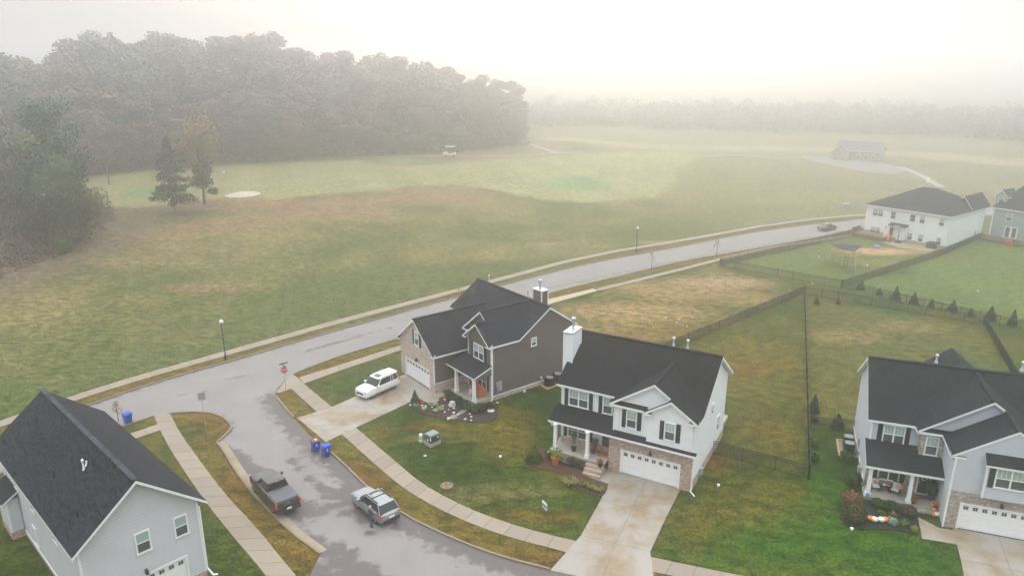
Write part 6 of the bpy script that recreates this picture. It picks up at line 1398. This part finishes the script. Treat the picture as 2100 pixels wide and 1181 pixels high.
# ---------------------------------------------------------------- trees
lf_green=leaves('woodland_leaves',(.115,.122,.082),(.170,.175,.118),(.19,.18,.11),rand=.15,warm=(.16,.13,.09),wp=.75)  # leaf colours of both woods are paled to paint in some haze
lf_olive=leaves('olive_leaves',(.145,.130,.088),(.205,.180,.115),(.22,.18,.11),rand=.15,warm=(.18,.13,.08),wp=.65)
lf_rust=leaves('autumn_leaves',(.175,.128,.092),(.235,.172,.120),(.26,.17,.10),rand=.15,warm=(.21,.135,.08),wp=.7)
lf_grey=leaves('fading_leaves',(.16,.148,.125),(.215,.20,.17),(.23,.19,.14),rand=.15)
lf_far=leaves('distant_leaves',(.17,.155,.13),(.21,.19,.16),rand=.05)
lf_near=leaves('big_tree_leaves',(.040,.068,.024),(.095,.135,.045),(.17,.17,.06))
lf_cedar=leaves('cedar_needles',(.016,.026,.018),(.045,.060,.036))
lf_tan=leaves('tan_autumn_leaves',(.19,.125,.055),(.33,.22,.095),(.38,.24,.09))
lf_brush=leaves('brush_twigs',(.060,.050,.040),(.135,.115,.090),(.17,.10,.07))
lf_orange=leaves('orange_autumn_leaves',(.30,.12,.04),(.50,.22,.07))
def decid(name,label,cat,H,rx,seed,mat,ls,nc=34,per=170,z0=.22,group=None,bark=None,shape=1.0,tr=.26):
    global R
    keep=R; R=random.Random(seed); o=thing(name,label,cat,(0,0,0),0,group)
    pts=[];var=[];cl=[]
    for k in range(nc):
        t=R.random(); z=H*(z0+(1-z0-.04)*t); env=sqrt(max(.04,1-((t-.42)/.62)**2))*rx
        a=R.uniform(0,6.28); d=env*sqrt(R.random())*.85; r=rx*R.uniform(.24,.42)*(.75+.4*(1-t))
        cl.append((Vector((cos(a)*d,sin(a)*d,z)),r))
    for c,r in cl:
        b=R.uniform(.15,.75)
        for p in ball(per,(r,r,r*.85),c,.45): pts.append(p); var.append(min(1,max(0,b+R.uniform(-.25,.3))))
    leafmesh('crown',pts,ls,mat,o,var=var)
    mb=MB(); mb.tube([(0,0,-.4),(.1,0,H*.2),(-.1,.1,H*.5),(0,0,H*.86)],[tr*1.25,tr,tr*.6,tr*.15],7)
    for c,r in cl[:14]:
        s=Vector((0,0,c.z*.62)); mb.tube([s,s.lerp(c,.5)+Vector((0,0,.3)),c],[tr*.38,tr*.22,tr*.07],5)
    mb.build('trunk',[bark or m_bark],o,50); R=keep
    return o
def conifer(name,label,cat,H,rx,seed,mat,ls,n=5200,group=None,z0=.1,jag=.35):
    global R
    keep=R; R=random.Random(seed); o=thing(name,label,cat,(0,0,0),0,group); pts=[];var=[]
    nb=int(H*6)
    for k in range(nb):
        t=(k+R.random())/nb; z=H*(z0+(1-z0)*t); L=rx*((1-t)**.75)*R.uniform(1-jag,1.05)+.15; a=k*2.4+R.uniform(-.4,.4); dr=R.uniform(-.25,.15); b=R.uniform(.1,.8)
        for i in range(max(6,int(n/nb*(L/rx+.15)))):
            s=R.random()**.7; w=.16*L*(1.2-s)+.12; p=Vector((cos(a)*L*s,sin(a)*L*s,z+L*s*dr))+Vector((R.gauss(0,w),R.gauss(0,w),R.gauss(0,w*.55))); pts.append(p); var.append(min(1,max(0,b+R.uniform(-.2,.2))))
    leafmesh('crown',pts,ls,mat,o,var=var,asp=.5)
    mb=MB(); mb.tube([(0,0,-.3),(0,0,H*.5),(0,0,H*.97)],[H*.017,H*.011,.02],7); mb.build('trunk',[m_barkp],o,50); R=keep
    return o
def put(o,px,py,ty,k=1.0,first=False,H=None,wide=1.0,label=None,push=0,cat=None,group=None,new=True):
    p=P(px,py)
    if push: q=Vector((p.x,p.y)).normalized()*push; p=Vector((p.x+q.x,p.y+q.y,0)); p.z=terr(p.x,p.y)
    h=topz(p,ty)-p.z; s=h/H
    if new: o=dup(o,p,R.uniform(0,6.28),label,group,(s*wide,s*wide,s))
    else: o.location=p; o.scale=(s*wide,s*wide,s)
    return o
# separate trees in front of the wood
put(decid('broadleaf_tree','tall green tree with a broad crown at the left edge of the field','tree',24,7.4,11,lf_near,.46,60,300,.10,bark=m_barkp),143,500,206,H=24,wide=1.0,new=False)
put(decid('broadleaf_tree','thin grey brown tree with a pale bare trunk in the brush at far left','tree',20,5.0,12,lf_grey,.40,34,190,.38,bark=m_barkp,tr=.34),45,505,262,H=20,wide=.95,new=False)
put(decid('broadleaf_tree','olive brown tree cut by the left edge of the photo','tree',22,6.5,13,lf_olive,.46,44,240,.15),-10,470,200,H=22,new=False)
put(conifer('cedar_tree','dark pointed evergreen standing alone left of the sand bunker','tree',15,4.9,14,lf_cedar,.40,11000,z0=.13,jag=.5),360,438,281,H=15,new=False)
o=put(decid('autumn_tree','tan autumn tree just right of the lone dark evergreen','tree',17,5.6,15,lf_tan,.40,30,230,.50,bark=m_bark,tr=.3),420,420,243,H=17,wide=.9,new=False)
R2=R; leafmesh('lower_crown',ball(700,(2.2,2.2,1.7),(.4,0,6.8),.4)+ball(700,(2.5,2.3,1.5),(-.2,.3,4.6),.4)+ball(160,(1.4,1.0,.8),(2.2,0,2.8),.4),.42,lf_cedar,o)
put(decid('slender_tree','slender olive tree with a thin dark trunk beside the big green tree','tree',18,3.6,16,lf_olive,.34,18,130,.36,tr=.2),224,378,238,H=18,new=False)
shrub('brush_bush','yellowish bush in front of the dark brush at the left edge of the field',P(132,520),4.2,3.2,lv_mid,900,.24)
# understorey brush
def within(poly):
    xs=[p[0] for p in poly]; ys=[p[1] for p in poly]
    while True:
        x,y=R.uniform(min(xs),max(xs)),R.uniform(min(ys),max(ys))
        if pip(x,y,poly): return x,y
bp=[tuple(P(*q).xy) for q in ((-160,560),(0,572),(60,548),(120,530),(190,500),(235,455),(225,432),(195,418),(60,430),(-160,450))]
pts=[];var=[]
for k in range(620):
    x,y=within(bp); z=terr(x,y); h=R.uniform(1.0,3.6); b=R.random()
    for p in ball(34,(1.1,1.1,h*.5),(x,y,z+h*.5),.5): pts.append(p); var.append(min(1,max(0,b+R.uniform(-.3,.3))))
setp(leafmesh('brush',pts,.34,lf_brush,var=var,soft='up'),'tangle of grey brown brush under the trees at the left edge of the field','brush',None,'stuff')
# the wood
sky_l=[(-200,120),(0,108),(60,95),(130,118),(165,92),(190,60),(240,50),(290,72),(340,66),(380,60),(415,82),(445,92),(470,62),(500,54),(560,58),(600,66),(650,108),(690,104),(720,90),(780,96),(840,108),(900,122),(960,144),(1000,150),(1030,148),(1055,170),(1078,205),(1095,240)]
base_l=[(-200,392),(0,372),(200,350),(450,332),(700,318),(900,312),(1060,296),(1095,292)]
def lerpl(l,x):
    for (x0,y0),(x1,y1) in zip(l,l[1:]):
        if x<=x1: return y0+(y1-y0)*(x-x0)/(x1-x0)
    return l[-1][1]
protos=[]
for k,(m,l,cat) in enumerate(((lf_green,'dull green broadleaf tree in the foggy wood','tree'),(lf_olive,'olive broadleaf tree in the foggy wood','tree'),(lf_rust,'rusty brown autumn tree in the foggy wood','tree'),(lf_grey,'greyish half bare tree in the foggy wood','tree'),(lf_green,'dull green broadleaf tree in the foggy wood','tree'),(lf_rust,'rusty brown autumn tree in the foggy wood','tree'))):
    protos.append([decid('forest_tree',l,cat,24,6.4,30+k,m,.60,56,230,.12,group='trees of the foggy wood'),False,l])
pine=[conifer('pine_tree','dark pine standing out in the foggy wood','tree',22,4.2,41,lf_cedar,.5,3000,group='trees of the foggy wood',z0=.3,jag=.5),False,'dark pine standing out in the foggy wood']
def plant(pr,px,ty,push,wide):
    y=lerpl(base_l,px)
    H_=22 if pr is pine else 24
    if not pr[1]: put(pr[0],px,y,ty,H=H_,wide=wide,push=push,new=False); pr[1]=True
    else: put(pr[0],px,y,ty,H=H_,wide=wide,push=push)
for row,(step,push,dy0,dy1) in enumerate(((52,10,2,22),(58,22,6,40),(62,2,35,85),(50,-4,120,175))):
    x=-190+row*17
    while x<1092-(10 if row else 25):
        px=x+R.uniform(-14,14); s=lerpl(sky_l,px); b=lerpl(base_l,px); ty=s+R.uniform(dy0,dy1)*min(1,(b-s)/230)
        t=sstep(250,560,px); r=R.random()
        pr=protos[2] if r<.20+.25*t else protos[5] if r<.28+.36*t else protos[1] if r<.62 else protos[3] if r<.74 else protos[0] if r<.88 else protos[4]
        if row in(1,2) and R.random()<.10: pr=pine
        if row==3 and b-ty<40: ty=b-40
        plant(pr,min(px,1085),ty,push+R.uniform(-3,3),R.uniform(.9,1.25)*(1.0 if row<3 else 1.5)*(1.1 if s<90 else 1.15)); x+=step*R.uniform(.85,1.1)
for px,py,w,l in ((757,312,2.6,'orange autumn bush at the foot of the foggy wood'),(333,338,3.4,'orange brown bush behind the lone evergreen'),(890,316,3.0,'rusty bush left of the golf cart')):
    shrub('autumn_bush',l,P(px,py),w*1.5,w*1.5,lf_orange if px==757 else lf_rust,420,.4)
# low growth along the wood edge
pts=[];var=[]
for k in range(520):
    px=R.uniform(-200,1085); p=P(px,lerpl(base_l,px)+R.uniform(-1,5)*(1 if px>420 else 2)); h=R.uniform(.8,2.6); b=R.random()
    for q in ball(16,(1.5,1.5,h*.5),(p.x,p.y,p.z+h*.4),.5): pts.append(q); var.append(min(1,max(0,b+R.uniform(-.3,.3))))
setp(leafmesh('undergrowth',pts,.5,lf_brush,var=var,soft='up'),'low brown undergrowth along the foot of the foggy wood','undergrowth',None,'stuff')
# far wood that reads as one mass
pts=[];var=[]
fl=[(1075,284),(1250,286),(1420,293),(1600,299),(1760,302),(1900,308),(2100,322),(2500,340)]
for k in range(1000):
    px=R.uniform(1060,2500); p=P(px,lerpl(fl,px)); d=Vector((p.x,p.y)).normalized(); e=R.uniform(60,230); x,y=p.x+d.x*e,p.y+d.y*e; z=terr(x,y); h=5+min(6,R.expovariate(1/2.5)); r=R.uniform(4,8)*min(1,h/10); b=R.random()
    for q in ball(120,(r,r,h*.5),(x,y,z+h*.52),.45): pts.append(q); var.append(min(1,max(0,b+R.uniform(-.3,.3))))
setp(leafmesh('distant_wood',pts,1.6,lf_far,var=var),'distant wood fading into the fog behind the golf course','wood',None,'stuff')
# young street trees
def sapling(label,px,py,ty,mat,n):
    p=P(px,py); h=topz(p,ty)-p.z; o=thing('young_tree',label,'young tree',p); mb=MB(); mb.tube([(0,0,-.1),(.03,0,h*.5),(0,.03,h)],[.045,.03,.01],6); tips=[]
    for k in range(12):
        a=k*2.4; z=h*(.38+.045*k); q=Vector((cos(a)*h*.17*(1.15-k/14),sin(a)*h*.17*(1.15-k/14),z+h*.14)); mb.tube([(0,0,z),q],[.018,.006],4); tips.append(q)
    mb.build('trunk',[m_bark],o)
    pts=[]
    for q in tips: pts+=ball(n//12,(.28,.28,.25),q,.6)
    leafmesh('leaves',pts,.13,mat,o)
sapling('young thin tree with few leaves on the verge above the new sidewalk piece',1335.5,554,516,lf_olive,90)
sapling('small rusty young tree at the kerb below the far street lamp',1469,524,492,lf_rust,150)
sapling('young tree with orange leaves behind the dark roof ridge beside the lone blue bin',243,864,826,lv_bare,130)
# ---------------------------------------------------------------- camera, light, air
sc=bpy.context.scene
cd=bpy.data.cameras.new('camera'); cam=bpy.data.objects.new('camera',cd); C.objects.link(cam); sc.camera=cam
cam.location=(0,0,HC); cam.rotation_mode='XYZ'
right=Vector((cos(ROLL),sin(ROLL)*SP,sin(ROLL)*CP)); upv=Vector((0,SP,CP)); fwd=Vector((0,CP,-SP))
r0=Vector((1,0,0)); rr=r0*cos(ROLL)+upv*sin(ROLL)*1.0; uu=upv*cos(ROLL)-r0*sin(ROLL)
# image x axis = r rotated so that r2=c*r+s*up
M3=Matrix((( rr.x,uu.x,-fwd.x),(rr.y,uu.y,-fwd.y),(rr.z,uu.z,-fwd.z))); cam.rotation_euler=M3.to_euler()
cd.sensor_width=36; cd.lens=36*F/2100; cd.clip_end=4000; cd.clip_start=.5
w=bpy.data.worlds.new('World'); sc.world=w; w.use_nodes=True; nt=w.node_tree; nt.nodes.clear()
SUN_EL,SUN_AZ=radians(SEL),radians(SAZ)
sky=nt.nodes.new('ShaderNodeTexSky'); sky.sky_type='NISHITA'; sky.sun_disc=False; sky.sun_elevation=SUN_EL; sky.sun_rotation=SUN_AZ; sky.dust_density=4; sky.air_density=1.0; sky.altitude=200
bw=nt.nodes.new('ShaderNodeRGBToBW'); mx=nt.nodes.new('ShaderNodeMix'); mx.data_type='RGBA'; bg=nt.nodes.new('ShaderNodeBackground'); out=nt.nodes.new('ShaderNodeOutputWorld')
nt.links.new(sky.outputs[0],bw.inputs[0]); 
tint=nt.nodes.new('ShaderNodeVectorMath'); tint.operation='SCALE'; tint.inputs[0].default_value=(1.0,1.0,1.0); nt.links.new(bw.outputs[0],tint.inputs[3])
# cloud deck: evens out the clear-sky gradient
tc=nt.nodes.new('ShaderNodeTexCoord'); sx=nt.nodes.new('ShaderNodeSeparateXYZ'); nt.links.new(tc.outputs['Generated'],sx.inputs[0])
mr=nt.nodes.new('ShaderNodeMapRange'); nt.links.new(sx.outputs[2],mr.inputs[0]); mr.inputs[1].default_value=0; mr.inputs[2].default_value=1; mr.inputs[3].default_value=HOR; mr.inputs[4].default_value=1
dk=nt.nodes.new('ShaderNodeVectorMath'); dk.operation='SCALE'; dk.inputs[0].default_value=DECK; nt.links.new(mr.outputs[0],dk.inputs[3])
flat=nt.nodes.new('ShaderNodeMix'); flat.data_type='RGBA'; flat.inputs[0].default_value=CLOUD; nt.links.new(tint.outputs[0],flat.inputs[6]); nt.links.new(dk.outputs[0],flat.inputs[7])
mx.inputs[0].default_value=.88; nt.links.new(sky.outputs[0],mx.inputs[6]); nt.links.new(flat.outputs[2],mx.inputs[7])
nt.links.new(mx.outputs[2],bg.inputs[0]); bg.inputs[1].default_value=SKYS; nt.links.new(bg.outputs[0],out.inputs[0])
sd=bpy.data.lights.new('sun','SUN'); sd.energy=SUNE; sd.angle=radians(SANG); sd.color=(1,.99,.97); so=bpy.data.objects.new('sun',sd); C.objects.link(so)
dv=Vector((sin(SUN_AZ)*cos(SUN_EL),cos(SUN_AZ)*cos(SUN_EL),sin(SUN_EL))); so.rotation_euler=dv.to_track_quat('Z','Y').to_euler(); so.location=(0,0,80)
if HAZE>0:
    mb=MB(); mb.box(-1000,1000,-300,1500,-1.2,HTOP); t=bpy.data.materials.new('haze_air'); t.use_nodes=True; t.node_tree.nodes.clear()
    ov=t.node_tree.nodes.new('ShaderNodeOutputMaterial'); pv=t.node_tree.nodes.new('ShaderNodeVolumePrincipled'); pv.inputs['Color'].default_value=(*HCOL,1); pv.inputs['Density'].default_value=HAZE; pv.inputs['Anisotropy'].default_value=HANI
    pv.inputs['Density Attribute'].default_value=''; pv.inputs['Color Attribute'].default_value=''; pv.inputs['Temperature Attribute'].default_value=''
    t.node_tree.links.new(pv.outputs[0],ov.inputs['Volume']); hz=mb.build('haze',[t]); hz['kind']='stuff'
sc.view_settings.view_transform='Standard'; sc.view_settings.look='None'; sc.view_settings.exposure=EXPO; sc.view_settings.gamma=1; sc.view_settings.use_curve_mapping=False
sc.render.engine='CYCLES'; cy=sc.cycles; cy.use_denoising=True; cy.max_bounces=6; cy.diffuse_bounces=3; cy.glossy_bounces=2; cy.transmission_bounces=2; cy.volume_bounces=HBOUNCE; cy.transparent_max_bounces=8; cy.volume_step_rate=1; cy.use_adaptive_sampling=True; cy.adaptive_threshold=.02; cy.caustics_reflective=False; cy.caustics_refractive=False
